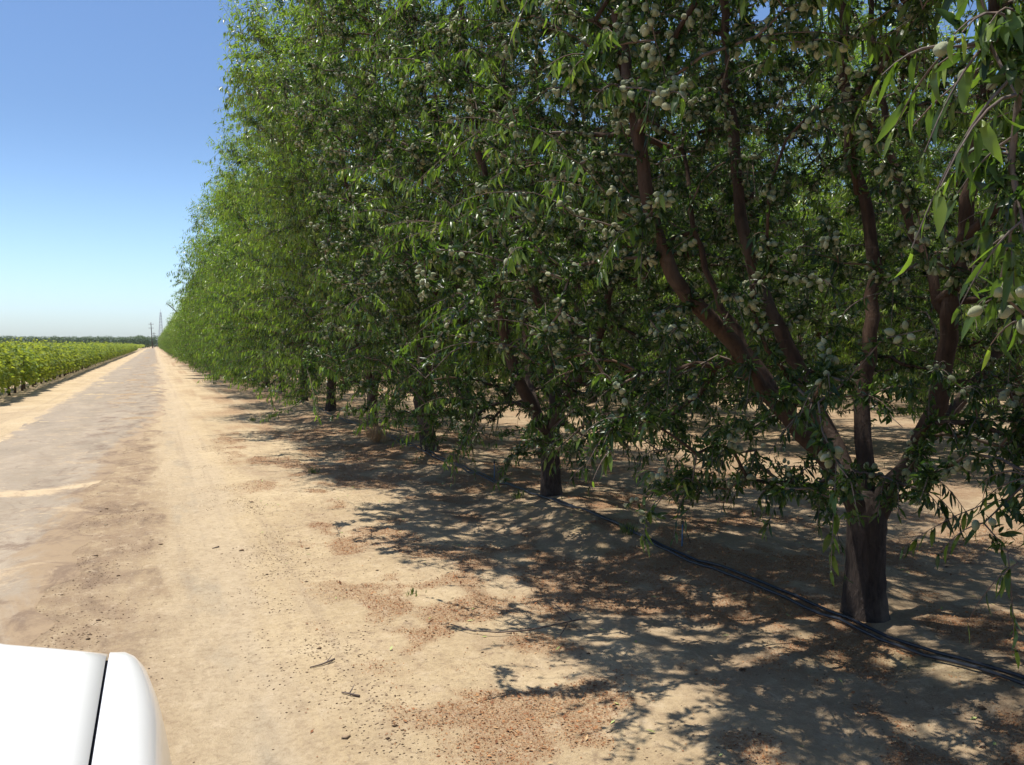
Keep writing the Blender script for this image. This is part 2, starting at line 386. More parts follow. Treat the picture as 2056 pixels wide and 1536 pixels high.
M_wire = simple('power_wire', (0.08, 0.08, 0.09), 0.6, 0.3, 0.1)

# ------------------------------------------------------------------ tubes, leaves, almonds
class Tubes:
    def __init__(s): s.V = []; s.F = []; s.n = 0
    def add(s, pts, rad, sides=6, cap=True, wob=0.0, rng=None):
        pts = np.asarray(pts, float); rad = np.asarray(rad, float)
        if rad.ndim == 0: rad = np.full(len(pts), float(rad))
        t = np.gradient(pts, axis=0); t /= np.linalg.norm(t, axis=1)[:, None] + 1e-9
        mt = t.mean(0); ref = np.eye(3)[np.argmin(np.abs(mt))]
        b = np.cross(t, ref); b /= np.linalg.norm(b, axis=1)[:, None] + 1e-9
        n = np.cross(b, t)
        a = np.arange(sides) * 2 * math.pi / sides
        rr = rad[:, None] * np.ones(sides)
        if wob and rng is not None:
            ph = rng.random(3) * 6.28
            rr = rr * (1 + wob * (np.sin(3 * a + ph[0])[None, :] * 0.5 + rng.normal(0, 0.35, (len(pts), sides))))
        ring = pts[:, None, :] + rr[:, :, None] * (np.cos(a)[None, :, None] * b[:, None, :] + np.sin(a)[None, :, None] * n[:, None, :])
        m = len(pts); s.V.append(ring.reshape(-1, 3))
        i = np.arange(m - 1)[:, None] * sides; j = np.arange(sides)[None, :]; j2 = (j + 1) % sides
        q = np.stack([i + j, i + j2, i + sides + j2, i + sides + j], -1).reshape(-1, 4) + s.n
        s.F.append(q)
        s.n += m * sides
        if cap:
            c0 = s.n; s.V.append(np.array([pts[0], pts[-1]])); s.n += 2
            base = c0 - m * sides
            jj = np.arange(sides); k2 = (jj + 1) % sides
            s.F.append(np.stack([base + k2, base + jj, np.full(sides, c0)], -1))
            e = base + (m - 1) * sides
            s.F.append(np.stack([e + jj, e + k2, np.full(sides, c0 + 1)], -1))
    def mesh(s, name, mats, smooth=True):
        if not s.V: return None
        F4 = [f for f in s.F if f.shape[1] == 4]; F3 = [f for f in s.F if f.shape[1] == 3]
        Fs = []
        if F4: Fs.append(np.concatenate(F4))
        if F3: Fs.append(np.concatenate(F3))
        return mesh_from(name, np.concatenate(s.V), Fs, mats, smooth=smooth)

def norm(v): return v / (np.linalg.norm(v, axis=-1, keepdims=True) + 1e-9)
T_HI = (np.array([0, .18, .45, .75, 1.0]), np.array([.10, .72, 1.0, .62, 0.0]))
def leaf_mesh(name, P, D, N, L, W, curl, rnd, lod, mat):
    n = len(P); D = norm(D); B = norm(np.cross(D, N)); N = np.cross(B, D)
    L = L[:, None]; W = W[:, None]; c = curl[:, None]
    def cen(t): return P + D * L * (t - 0.25 * c * t * t) - N * L * c * 0.55 * t * t
    if lod == 0:
        ts, ws = T_HI
        V = [cen(0.0)]
        for k in (1, 2, 3):
            q = cen(ts[k]); e = B * W * 0.5 * ws[k]; lift = N * W * 0.16 * ws[k]
            V += [q - e + lift, q, q + e + lift]
        V.append(cen(1.0))
        V = np.stack(V, 1)          # n,11,3
        f4 = []; 
        for k in (0, 1):
            o = 1 + 3 * k
            f4 += [[o, o + 1, o + 4, o + 3], [o + 1, o + 2, o + 5, o + 4]]
        f3 = [[0, 2, 1], [0, 3, 2], [7, 8, 10], [8, 9, 10]]
        m = 11
        f4 = np.array(f4)[None] + (np.arange(n) * m)[:, None, None]
        f3 = np.array(f3)[None] + (np.arange(n) * m)[:, None, None]
        f3[:, :2] = f3[:, :2, ::-1][:, :, [0, 1, 2]]
        Fs = [f4.reshape(-1, 4), f3.reshape(-1, 3)]
    elif lod == 1:
        q = cen(0.45); e = B * W * 0.5; lift = N * W * 0.15
        V = np.stack([cen(0.0), q - e + lift, q, q + e + lift, cen(1.0)], 1); m = 5
        f3 = np.array([[0, 2, 1], [0, 3, 2], [1, 2, 4], [2, 3, 4]])[None, :, ::-1] + (np.arange(n) * m)[:, None, None]
        Fs = [f3.reshape(-1, 3)]
    else:
        q = cen(0.45); e = B * W * 0.5
        V = np.stack([cen(0.0), q - e, cen(1.0), q + e], 1); m = 4
        f4 = np.array([[0, 3, 2, 1]])[None] + (np.arange(n) * m)[:, None, None]
        Fs = [f4.reshape(-1, 4)]
    return mesh_from(name, V.reshape(-1, 3), Fs, [mat], {'rnd': np.repeat(rnd, m)})

class Leaves:
    def __init__(s): s.P = []; s.D = []; s.N = []; s.L = []; s.W = []; s.C = []; s.R = []
    def add(s, P, D, N, L, W, C, Rn):
        s.P.append(P); s.D.append(D); s.N.append(N); s.L.append(L); s.W.append(W); s.C.append(C); s.R.append(Rn)
    def cat(s): return [np.concatenate(x) for x in (s.P, s.D, s.N, s.L, s.W, s.C, s.R)]
    def mesh(s, name, lod, mat):
        P, D, N, L, W, C, Rn = s.cat()
        return leaf_mesh(name, P, D, N, L, W, C, np.clip(Rn, 0, 1), lod, mat)

def almond_template(nu=10, nv=7):
    V = []
    for i in range(nv + 1):
        t = math.pi * i / nv
        z = -math.cos(t); r = math.sin(t) ** 0.85 if 0 < i < nv else 0.0
        if z > 0: r *= (1 - 0.16 * z)
        for j in range(nu):
            a = 2 * math.pi * j / nu
            rr = r * (1 - (0.10 if j == 0 else 0.0))
            V.append((rr * math.cos(a) * 0.84, rr * math.sin(a) * 0.68, z * (1.0 + 0.0)))
    F = []
    for i in range(nv):
        for j in range(nu):
            F.append((i * nu + j, i * nu + (j + 1) % nu, (i + 1) * nu + (j + 1) % nu, (i + 1) * nu + j))
    V = np.array(V); V[-nu:] = (0, 0, 1.14); return V * 0.5, np.array(F)     # 1 unit long
AV, AF = almond_template()
AVL, AFL = almond_template(6, 4)
def frames(Z):
    Z = norm(Z); ref = np.where(np.abs(Z[:, 2:3]) < 0.9, np.array([[0, 0, 1.0]]), np.array([[1.0, 0, 0]]))
    X = norm(np.cross(ref, Z)); Y = np.cross(Z, X); return X, Y, Z
def almonds_mesh(name, P, Z, S, rng, low=False):
    av, af = (AVL, AFL) if low else (AV, AF)
    X, Y, Z = frames(Z)
    a = rng.random(len(P)) * 6.28; ca, sa = np.cos(a)[:, None], np.sin(a)[:, None]
    X, Y = X * ca + Y * sa, Y * ca - X * sa
    V = P[:, None] + S[:, None, None] * (av[None, :, 0:1] * X[:, None] + av[None, :, 1:2] * Y[:, None] + (av[None, :, 2:3] + 0.5) * Z[:, None])
    F = af[None] + (np.arange(len(P)) * len(av))[:, None, None]
    return mesh_from(name, V.reshape(-1, 3), [F.reshape(-1, 4)], [M_fruit], {'rnd': np.repeat(rng.random(len(P)), len(av))}, smooth=True)
ALMOND1 = mesh_from('almond_single', AV + np.array([0, 0, 0.5]), [AF], [M_fruit], {'rnd': np.full(len(AV), 0.3)}, smooth=True)

def rot_from_axis(z, roll):
    v = Vector(z).normalized()
    qx = v.to_track_quat('Z', 'Y')
    from mathutils import Quaternion
    return (qx @ Quaternion((0, 0, 1), roll)).to_euler()

# ------------------------------------------------------------------ the almond tree grower
ZS = np.array([0.4, 0.9, 1.6, 2.6, 4.0, 5.5, 6.8, 7.8, 8.6])
RS = np.array([0.80, 0.92, 0.95, 1.0, 1.03, 1.0, 0.86, 0.55, 0.1])
def envelope_pts(rng, n, rx, ry, zb, zt, exclude=None, skew=0.0):
    out = []; k = 0
    ph = rng.random(6) * 6.28
    while k < n:
        m = n * 6
        x = rng.uniform(-1.15, 1.15, m) * rx; y = rng.uniform(-1.15, 1.15, m) * ry; z = rng.uniform(zb, zt, m)
        zz = z / zt * 8.6
        r = np.interp(zz, ZS, RS)
        an = np.arctan2(y / ry, x / rx)
        r = r * (1 + 0.13 * np.sin(3 * an + ph[0] + z * 0.9) + 0.11 * np.sin(5 * an + ph[1] - z * 1.7) + 0.07 * np.sin(2.3 * z + ph[2] + 2 * an))
        rr = np.sqrt((x / rx) ** 2 + (y / ry) ** 2) / np.maximum(r, 1e-3)
        keep = (rr < 1) & (rng.random(m) < (0.26 + 0.74 * rr ** 2.0))
        keep &= ~((rr < 0.55) & (z < 1.9))
        q = np.stack([x, y, z], 1)[keep]
        if exclude is not None: q = q[~exclude(q)]
        out.append(q); k += len(q)
    q = np.concatenate(out)[:n]
    return q

def grow_tree(seed, trunk, limbs, rx=2.3, ry=2.5, zb=0.9, zt=8.2, n_attr=1100, lod=0, fruit=300,
              exclude=None, sprays=(), dens=1.0, leafscale=1.0, name='almond', bf=0.28, twig_min=0.0, tubesides=(22, 14, 4), shoot_low=1.0):
    """trunk: (pts, radii); limbs: list of (pts, r0, r1). All local to the tree's base. Returns meshes."""
    rng = np.random.default_rng(seed)
    tb = Tubes(); tp, tr = trunk
    tp = np.asarray(tp, float); tr = np.asarray(tr, float)
    # resample trunk
    def resample(p, step):
        p = np.asarray(p, float); d = np.r_[0, np.cumsum(np.linalg.norm(np.diff(p, axis=0), axis=1))]
        m = max(3, int(d[-1] / step) + 1); s = np.linspace(0, d[-1], m)
        # smooth by catmull-like: linear then blur
        q = np.stack([np.interp(s, d, p[:, i]) for i in range(3)], 1)
        for _ in range(3):
            if len(q) > 3: q[1:-1] = q[:-2] * 0.25 + q[1:-1] * 0.5 + q[2:] * 0.25
        return q, s, d
    q, s, d = resample(tp, 0.06)
    rr = np.interp(s, d, tr)
    tb.add(q, rr, tubesides[0], True, 0.075 if lod < 2 else 0.0, rng)
    trunk_me = tb.mesh(name + '_trunk', [M_trunk])
    nodes = []; par = []; plen = []; fixedr = []
    limb_me = []
    limb_axes = []
    for lp, r0, r1 in limbs:
        q, s, d = resample(lp, 0.14)
        q[1:-1] += rng.normal(0, 0.012, (len(q) - 2, 3))
        rr = r0 + (r1 - r0) * (s / s[-1]) ** 0.8
        t = Tubes(); t.add(q, rr, tubesides[1], True, 0.10 if lod < 2 else 0, rng)
        limb_me.append(t.mesh(name + '_limb', [M_limb]))
        for k in range(len(q)):
            if k == 0: continue
            nodes.append(q[k]); par.append(-1); plen.append(s[k] * 0.45 + 0.3); fixedr.append(rr[k])
    A = envelope_pts(rng, n_attr, rx, ry, zb, zt, exclude)
    spray_flag = np.zeros(len(A), int)
    if len(sprays):
        SP = np.array([s_[0] for s_ in sprays]); A = np.concatenate([A, SP]); spray_flag = np.r_[spray_flag, np.ones(len(SP), int)]
    nA = len(A)
    cap = len(nodes) + nA * 8
    NP = np.zeros((cap, 3)); PL = np.zeros(cap); PAR = np.full(cap, -1); FR = np.zeros(cap); TIP = np.zeros(cap, int)
    k = len(nodes); NP[:k] = nodes; PL[:k] = plen; FR[:k] = fixedr
    nfix = k
    best = np.full(nA, 1e9); bi = np.zeros(nA, int); done = np.zeros(nA, bool)
    def cost_to(node_idx):
        dd = A[:, None] - NP[None, node_idx]
        dist = np.linalg.norm(dd, axis=2)
        # branches prefer going outward and up, not doubling back
        return dist * (1 + 0.25 * np.clip(-dd[..., 2] / (dist + 1e-6), 0, 1)) + bf * PL[None, node_idx]
    for c0 in range(0, k, 64):
        ids = np.arange(c0, min(k, c0 + 64)); c = cost_to(ids); j = c.argmin(1); v = c[np.arange(nA), j]
        u = v < best; best[u] = v[u]; bi[u] = ids[j[u]]
    for it in range(nA):
        bb = np.where(done, 1e9, best); i = int(bb.argmin())
        done[i] = True
        a = NP[bi[i]]; b = A[i]; dist = np.linalg.norm(b - a)
        m = max(1, int(round(dist / 0.16))); m = min(m, 7)
        p = int(bi[i]); new = []
        lift = np.array([0, 0, 0.10 * dist])
        perp = rng.normal(0, 0.05 * dist, 3)
        for q_ in range(1, m + 1):
            t = q_ / m
            pos = a + (b - a) * t + (lift + perp) * math.sin(math.pi * t)
            if q_ < m: pos = pos + rng.normal(0, 0.012, 3)
            NP[k] = pos; PAR[k] = p; PL[k] = PL[p] + np.linalg.norm(pos - NP[p]); new.append(k); p = k; k += 1
        TIP[k - 1] = 1 + spray_flag[i]
        c = cost_to(np.array(new)); j = c.argmin(1); v = c[np.arange(nA), j]
        u = (v < best) & ~done; best[u] = v[u]; bi[u] = np.array(new)[j[u]]
    NP = NP[:k]; PAR = PAR[:k]; TIP = TIP[:k]; FR = FR[:k]
    # pipe model
    w = np.zeros(k); w += (TIP > 0) * 1.0
    kids = [[] for _ in range(k)]
    for i in range(k - 1, nfix - 1, -1):
        if w[i] == 0: w[i] = 1
        w[PAR[i]] += w[i]
    for i in range(nfix, k): kids[PAR[i]].append(i)
    rad = 0.0031 * np.maximum(w, 1) ** (1 / 2.25)
    rad[:nfix] = FR[:nfix]
    tt = Tubes(); tw = Tubes()
    big = Tubes()
    starts = []
    for i in range(nfix):
        for c in kids[i]: starts.append((i, c))
    dirn = np.zeros((k, 3)); dirn[nfix:] = norm(NP[nfix:] - NP[PAR[nfix:]])
    si = 0
    while si < len(starts):
        p, c = starts[si]; si += 1
        chain = [p, c]
        while kids[chain[-1]]:
            ks = sorted(kids[chain[-1]], key=lambda z: -w[z])
            for o in ks[1:]: starts.append((chain[-1], o))
            chain.append(ks[0])
        pts = NP[chain]; r = rad[chain].copy(); r[0] = min(r[0], r[1] * 1.35); r[-1] *= 0.6
        if r[1] < twig_min: continue
        sd = tubesides[2] if r[1] < 0.012 else 6
        (big if r[1] > 0.011 else tt).add(pts, r, sd, False)
    # shoots and leaves
    LV = Leaves(); FP = []; FZ = []; FS = []
    tips = np.nonzero(TIP)[0]
    centre = np.array([0, 0, zt * 0.45])
    tiplist = [(i, 0) for i in tips] + [(i, 1) for i in tips] + [(i, 2) for i in tips if rng.random() < 0.6]
    for i, rep_ in tiplist:
        spray = TIP[i] == 2
        if spray and rep_ == 2: continue
        if shoot_low < 1 and not spray and NP[i, 2] < 4.6 and rng.random() > shoot_low: continue
        base = NP[i]
        if rep_:
            f_ = rng.random() * 1.5
            base = base + (NP[PAR[i]] - base) * min(f_, 1.0)
        rel = base - centre; rho = math.hypot(rel[0] / rx, rel[1] / ry)
        outd = np.array([rel[0], rel[1], 0]); outd /= np.linalg.norm(outd) + 1e-6
        top = base[2] / zt
        outer = rho > 0.72 or top > 0.8
        d0 = dirn[i] * 0.6 + outd * 0.5 + rng.normal(0, 0.35, 3)
        if outer:
            kind = rng.random()
            d0[2] += (1.3 if (top > 0.55 and kind < 0.5) else 0.25)
            ln = rng.uniform(0.40, 0.85) if kind < 0.6 else rng.uniform(0.2, 0.45)
            droop = 0.25 if (kind < 0.5 and top > 0.55) else 0.8
        else:
            ln = rng.uniform(0.12, 0.34); droop = 0.8
        if outer and base[2] > 2.2 and rng.random() < 0.07:
            ln = rng.uniform(0.7, 1.25); droop = 0.12; d0 = np.array([outd[0] * .3, outd[1] * .3, 1.0]) + rng.normal(0, .14, 3)
        if spray: ln = sprays[int(np.argmin([np.linalg.norm(np.array(s_[0]) - base) for s_ in sprays]))][1]; droop = 1.5
        if exclude is not None and not spray and exclude((base + norm(d0) * ln)[None])[0]: continue
        if base[2] < 1.1 and not spray: ln *= 0.6; d0[2] = abs(d0[2]) * 0.3
        d0 = d0 / np.linalg.norm(d0)
        m = 6; ts = np.linspace(0, 1, m)
        pts = base + d0 * ln * ts[:, None] + np.array([0, 0, -1]) * (droop * ln * 0.42) * (ts ** 2)[:, None]
        if lod < 2 or outer: tw.add(pts, np.linspace(0.0034, 0.0014, m), 3 if lod else 4, False)
        # leaves along the shoot
        step = 0.021 * (1.0 if lod < 2 else 1.5) / dens
        nl = max(5, int(ln / (step * (1.25 if outer else 1.0))))
        u = np.sort(rng.random(nl)) ** 0.8; u[-1] = 1.0
        pos = np.stack([np.interp(u, ts, pts[:, c_]) for c_ in range(3)], 1)
        tang = norm(np.gradient(pts, axis=0)); tg = np.stack([np.interp(u, ts, tang[:, c_]) for c_ in range(3)], 1)
        rad_ = norm(np.cross(tg, rng.normal(0, 1, (nl, 3))))
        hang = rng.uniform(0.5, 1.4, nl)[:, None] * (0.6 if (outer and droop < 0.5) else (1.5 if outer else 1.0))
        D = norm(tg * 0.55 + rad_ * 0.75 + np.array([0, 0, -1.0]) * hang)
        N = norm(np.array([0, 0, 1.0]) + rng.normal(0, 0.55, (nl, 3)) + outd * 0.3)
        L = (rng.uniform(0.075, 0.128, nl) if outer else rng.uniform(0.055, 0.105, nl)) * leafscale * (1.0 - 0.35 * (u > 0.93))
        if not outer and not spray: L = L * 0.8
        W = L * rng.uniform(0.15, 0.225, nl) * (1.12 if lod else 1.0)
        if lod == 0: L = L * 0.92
        yo_lit = (0.34 if outer else 0.12) + 0.35 * u ** 3  # new growth, plus a sunlit tone painted on outer shoots
        LV.add(pos, D, N, L, W, rng.uniform(0.05, 0.9, nl), (-0.20 if (lod == 0 and base[2] < 5) else 0.0) + rng.normal((0.42 + 0.24 * min(1, max(0, (base[2] - 1.2) / 2))) if outer else 0.12, 0.16, nl) + yo_lit * rng.random(nl))  # outer, higher leaves brighter, inner and near low ones darker: shade put in colour
    # spurs: short rosettes along thin wood, with almonds
    thin = np.nonzero((rad < 0.017) & (np.arange(k) >= nfix))[0]
    nsp = int(len(thin) * (5.6 if lod == 0 else 3.8 if lod < 2 else 1.7) * dens)
    sel = rng.choice(thin, nsp, replace=True)
    ml = 9 if lod < 2 else 5
    f = rng.random((nsp, 1)); base = NP[sel] * (1 - f) + NP[PAR[sel]] * f
    ax = norm(np.cross(dirn[sel], rng.normal(0, 1, (nsp, 3)))) + np.array([0, 0, 0.1])
    keepm = (rng.random((nsp, ml)) < 0.8).ravel()
    ax = np.repeat(ax, ml, 0)[keepm]; base = np.repeat(base, ml, 0)[keepm]; nl = len(ax)
    D = norm(ax * 0.5 + rng.normal(0, 0.7, (nl, 3)) + np.array([0, 0, -0.35]))
    N = norm(np.array([0, 0, 1.0]) + rng.normal(0, 0.6, (nl, 3)))
    L = rng.uniform(0.032, 0.070, nl) * leafscale
    P_ = base + ax * 0.02 + rng.normal(0, 0.012, (nl, 3))
    LV.add(P_, D, N, L, L * rng.uniform(0.24, 0.34, nl), rng.uniform(0, 0.5, nl), rng.normal(0.12, 0.15, nl))  # spur leaves coloured dark, inner crown shade painted in
    # almonds hang in clusters on the thin wood
    if fruit:
        wz = 1.0 * ((NP[thin, 2] < zt * 0.62) & (NP[thin, 2] > 1.7)) + 0.10
        cs = rng.choice(thin, min(len(thin), max(3, fruit // 5)), replace=False, p=wz / wz.sum())
        for i in cs:
            m = rng.integers(2, 12)
            for _ in range(m):
                f = rng.random() * 0.62
                base = NP[i] + (NP[PAR[i]] - NP[i]) * f if PAR[i] >= 0 else NP[i]
                z = norm(np.array([rng.normal(0, .7), rng.normal(0, .7), rng.normal(-0.45, .55)]))
                FP.append(base + z * 0.022); FZ.append(z); FS.append(rng.uniform(0.032, 0.042))
    for sp_ in sprays:
        for _ in range(sp_[2]):
            z = norm(np.array([rng.normal(0, .8), rng.normal(0, .8), rng.normal(-0.3, .5)]))
            FP.append(np.array(sp_[0]) + rng.normal(0, 0.02, 3) + z * 0.01); FZ.append(z); FS.append(rng.uniform(0.033, 0.041))
    res = dict(trunk=trunk_me, limbs=limb_me, branches=big.mesh(name + '_branches', [M_limb]),
               twigs=None, leaves=LV, fruit=(np.array(FP).reshape(-1, 3), np.array(FZ).reshape(-1, 3), np.array(FS)), rng=rng)
    tt.V += tw.V; tt.F += [f + tt.n for f in tw.F]; tt.n += tw.n
    res['twigs'] = tt.mesh(name + '_twigs', [M_twig])
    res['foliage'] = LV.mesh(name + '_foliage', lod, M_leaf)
    return res

def assemble(res, label, loc, group, rotz=0, individual_fruit=0, cat='tree', scale=1.0):
    t = thing('almond_tree', label, cat, loc, rotz, group)
    t.scale = (scale,) * 3
    link('trunk', res['trunk'], t)
    for m in res['limbs']: link('limb', m, t)
    if res['branches']: link('branches', res['branches'], t)
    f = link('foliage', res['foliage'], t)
    if res['twigs']: link('twigs', res['twigs'], f)
    P, Z, S = res['fruit']; rng = res['rng']
    if len(P):
        n = individual_fruit
        if n:
            w = P + np.array(loc)
            v = w - CAMP; zc = v @ FWD; xs = (v @ RIGHT) / zc * FPX; ys = (v @ UP) / zc * FPX
            vis = (zc > 0.3) & (np.abs(xs) < 1060) & (np.abs(ys) < 800)
            d = np.where(vis, np.linalg.norm(v, axis=1), 1e3 + np.linalg.norm(v, axis=1))
            order = np.argsort(d)[:n]; rest = np.setdiff1d(np.arange(len(P)), order)
            for i in order:
                o = link('almond', ALMOND1, t, tuple(P[i]), rot_from_axis(Z[i], rng.random() * 6.28))
                o.scale = (S[i],) * 3
        else: rest = np.arange(len(P))
        if len(rest):
            o = link('almond_crop', almonds_mesh('almond_crop', P[rest], Z[rest], S[rest], rng, low=True), t)
            o['kind'] = 'stuff'
    return t
def copy_tree(o, parent=None):
    c = o.copy(); COL.objects.link(c)
    if parent is not None: c.parent = parent
    for ch in list(o.children): copy_tree(ch, c)
    return c

def base_at(x, y): return np.array([x, y, float(ground_h(x, y)) - 0.03])
def rand_limbs(rng, fork, n=5, h=6.2, spread=1.5, r0=0.062):
    L = []
    a0 = rng.random() * 6.28
    for i in range(n):
        a = a0 + i * 6.283 / n + rng.normal(0, 0.2); sp_ = spread * rng.uniform(0.55, 1.15); hh = h * rng.uniform(0.85, 1.05)
        dx, dy = math.cos(a), math.sin(a)
        pts = [fork + np.array([0, 0, -0.16]), fork + np.array([dx * .05, dy * .05, -0.05])]
        for t, s_ in ((0.12, 0.30), (0.3, 0.58), (0.55, 0.80), (0.8, 0.95), (1.0, 1.05)):
            pts.append(fork + np.array([dx * sp_ * s_ + rng.normal(0, .08), dy * sp_ * s_ + rng.normal(0, .08), (hh - fork[2]) * t]))
        L.append((pts, r0 * rng.uniform(0.8, 1.1), 0.012))
    return L
def rand_trunk(rng, r=0.13, h=0.85, lean=(0, 0)):
    top = np.array([lean[0], lean[1], h])
    pts = [(0, 0, -0.05), (lean[0] * .1, lean[1] * .1, 0.08), tuple(top * 0.35), tuple(top * 0.7), tuple(top * 0.93), tuple(top * 1.02)]
    return (pts, [r * 1.45, r * 1.15, r * 0.97, r * 0.95, r * 1.0, r * 0.3]), top

KEEP_OUT = lambda loc, lim: (lambda q: ((q[:, 0] + loc[0] < lim) & (q[:, 2] + loc[2] < 3.6)) | ((np.abs(q[:, 0] + loc[0]) < 1.45) & (np.abs(q[:, 1] + loc[1]) < 1.6)))
GN = 'almond trees of the row beside the road'
LBASE = []
def hi_trees():
    # --- the nearest tree, right of frame: only its overhanging boughs show
    loc = base_at(4.06, -0.15); rng = np.random.default_rng(11)
    tk, fk = rand_trunk(rng, 0.14, 0.8)
    lim = rand_limbs(rng, fk, 5, 6.4, 1.5, 0.07)
    lim.append(([fk + np.array([0, 0, -.05]), fk + (-.35, .25, .55), fk + (-.95, .6, 1.15), fk + (-1.6, .9, 1.75), fk + (-2.2, 1.15, 2.1)], 0.05, 0.012))
    def W(px, py, z): return at(px, py, z) - loc
    sprays = [(W(1985, 85, 1.55), .16, 0), (W(1905, 95, 1.62), .12, 2), (W(1975, 15, 1.7), .2, 0), (W(2040, 190, 1.5), .22, 0), (W(2055, 110, 1.7), .2, 1),
              (W(2030, 330, 1.85), .16, 0), (W(2060, 60, 1.6), .22, 0), (W(2020, 300, 1.9), .12, 0),
              (W(2075, 545, 1.75), .14, 2), (W(2005, 585, 2.0), .07, 7), (W(2065, 640, 2.1), .12, 2), (W(2075, 470, 2.2), .12, 3),
              (W(1975, 1050, 3.0), .14, 2), (W(2045, 1130, 2.9), .2, 2), (W(2070, 960, 3.0), .18, 4)]
    ex = lambda q: (q[:, 0] + loc[0] < 2.15) | ((q[:, 1] + loc[1] > .9) & (q[:, 0] + loc[0] < 2.9) & (q[:, 2] < 2.9))
    r = grow_tree(11, tk, lim, 2.6, 2.5, 1.3, 8.2, 2000, 0, 900, ex, sprays, name='near_almond', dens=0.9)
    assemble(r, 'nearest almond tree, trunk out of view, its large-leaved boughs reaching in at top right', loc, GN, 0, 100)
    # --- first whole tree, thick dark trunk on the right
    g = base_at(4.06, 4.2); loc = g
    def W(px, py, z): return at(px, py, z) - loc
    b = W(1737, 1250, 5.46)
    tk = ([(b[0], b[1], -0.08), W(1737, 1215, 5.46), W(1739, 1150, 5.46), W(1741, 1080, 5.46), W(1741, 1030, 5.46), W(1742, 1000, 5.47), W(1743, 985, 5.5)],
          [0.175, 0.135, 0.118, 0.115, 0.122, 0.10, 0.03])
    lim = [
        ([W(1735, 1060, 5.46), W(1718, 1010, 5.42), W(1685, 955, 5.35), W(1625, 880, 5.2), W(1540, 800, 5.1), W(1470, 690, 5.0), W(1395, 610, 4.9), W(1330, 530, 4.8), W(1300, 430, 4.8), W(1275, 250, 4.8), W(1250, 60, 4.9), W(1225, -250, 5.0), W(1150, -600, 5.1)], 0.066, 0.013),
        ([W(1740, 1060, 5.48), W(1725, 1000, 5.52), W(1700, 945, 5.6), W(1650, 850, 5.75), W(1580, 700, 5.9), W(1530, 590, 6.0), W(1495, 480, 6.1), W(1475, 330, 6.2), W(1462, 160, 6.3), W(1450, -60, 6.3), W(1430, -500, 6.4)], 0.066, 0.014),
        ([W(1745, 1015, 5.5), W(1735, 930, 5.6), W(1728, 820, 5.7), W(1745, 700, 5.75), W(1760, 560, 5.8), W(1735, 420, 5.85), W(1700, 280, 5.9), W(1690, 60, 5.9), W(1680, -260, 5.9), W(1650, -620, 6.0)], 0.058, 0.014),
        ([W(1747, 1060, 5.46), W(1765, 1005, 5.44), W(1800, 955, 5.4), W(1865, 880, 5.3), W(1895, 780, 5.25), W(1905, 640, 5.2), W(1930, 500, 5.2), W(1950, 350, 5.2), W(1975, 180, 5.2), W(1995, 0, 5.2), W(2030, -300, 5.2), W(2060, -600, 5.2)], 0.070, 0.014),
        ([W(1752, 1015, 5.55), W(1810, 960, 5.75), W(1880, 860, 6.1), W(1990, 730, 6.5), W(2080, 560, 6.8), W(2120, 300, 7.0), W(2150, -100, 7.2)], 0.055, 0.014),
        ([W(1600, 860, 5.17), W(1540, 760, 5.5), W(1470, 650, 5.6), W(1420, 560, 5.7), W(1390, 470, 5.7), W(1370, 300, 5.8)], 0.036, 0.012),
        ([W(1905, 640, 5.2), W(1850, 500, 5.4), W(1800, 380, 5.5), W(1770, 230, 5.6), W(1755, 60, 5.7), W(1720, -200, 5.8)], 0.034, 0.012),
    ]
    ex = lambda q: ((q[:, 0] + loc[0] < 2.25) & (q[:, 2] < 1.5)) | (q[:, 0] + loc[0] < 1.3) | ((q[:, 0] + loc[0] < 1.9) & (q[:, 1] + loc[1] < 2.4)) | ((q[:, 2] < 1.25) & (np.hypot(q[:, 0], q[:, 1]) > 0.9) & (q[:, 1] < 0.8) & (q[:, 0] > -0.8))
    sprays = [(W(1225, 760, 3.7), .10, 0), (W(1232, 840, 3.65), .15, 3), (W(1228, 905, 3.6), .13, 0), (W(1310, 850, 3.9), .1, 8), (W(1320, 950, 4.0), .1, 7), (W(1300, 1040, 4.1), .1, 5),
              (W(1470, 900, 4.2), .14, 6), (W(1500, 960, 4.3), .12, 5), (W(1660, 1010, 4.9), .12, 3), (W(1560, 540, 4.3), .12, 0), (W(1640, 560, 4.2), .12, 3),
              (W(1340, 190, 3.3), .12, 9), (W(1375, 165, 3.3), .10, 9), (W(1240, 175, 3.6), .16, 2), (W(1310, 120, 3.6), .1, 8), (W(1245, 395, 4.0), .12, 4), (W(1330, 395, 4.0), .08, 9), (W(960, 370, 5.2), .14, 0),
              (W(1545, 375, 4.0), .1, 10), (W(1700, 160, 3.9), .14, 4), (W(1880, 740, 4.7), .12, 5), (W(1840, 880, 4.8), .12, 5), (W(1680, 760, 4.8), .12, 8), (W(1850, 1000, 4.9), .1, 7)]
    rg = np.random.default_rng(212)
    for _ in range(80):
        a_ = rg.uniform(math.pi * .55, math.pi * 1.55); r_ = rg.uniform(.9, 2.0)
        p_ = np.array([math.cos(a_) * r_, math.sin(a_) * r_, rg.uniform(.75, 1.6)])
        if p_[0] + loc[0] > 2.3: sprays.append((p_, rg.uniform(.08, .3), int(rg.integers(0, 4)) * int(rg.random() < .4)))
    r = grow_tree(21, tk, lim, 2.55, 2.7, 1.0, 8.4, 2200, 0, 10500, ex, sprays, name='first_almond', shoot_low=0.28)
    assemble(r, 'almond tree with the thickest dark trunk, forking low into reddish limbs at right', loc, GN, 0, 100)
    # --- second
    loc = base_at(4.06, 8.75)
    def W(px, py, z): return at(px, py, z) - loc
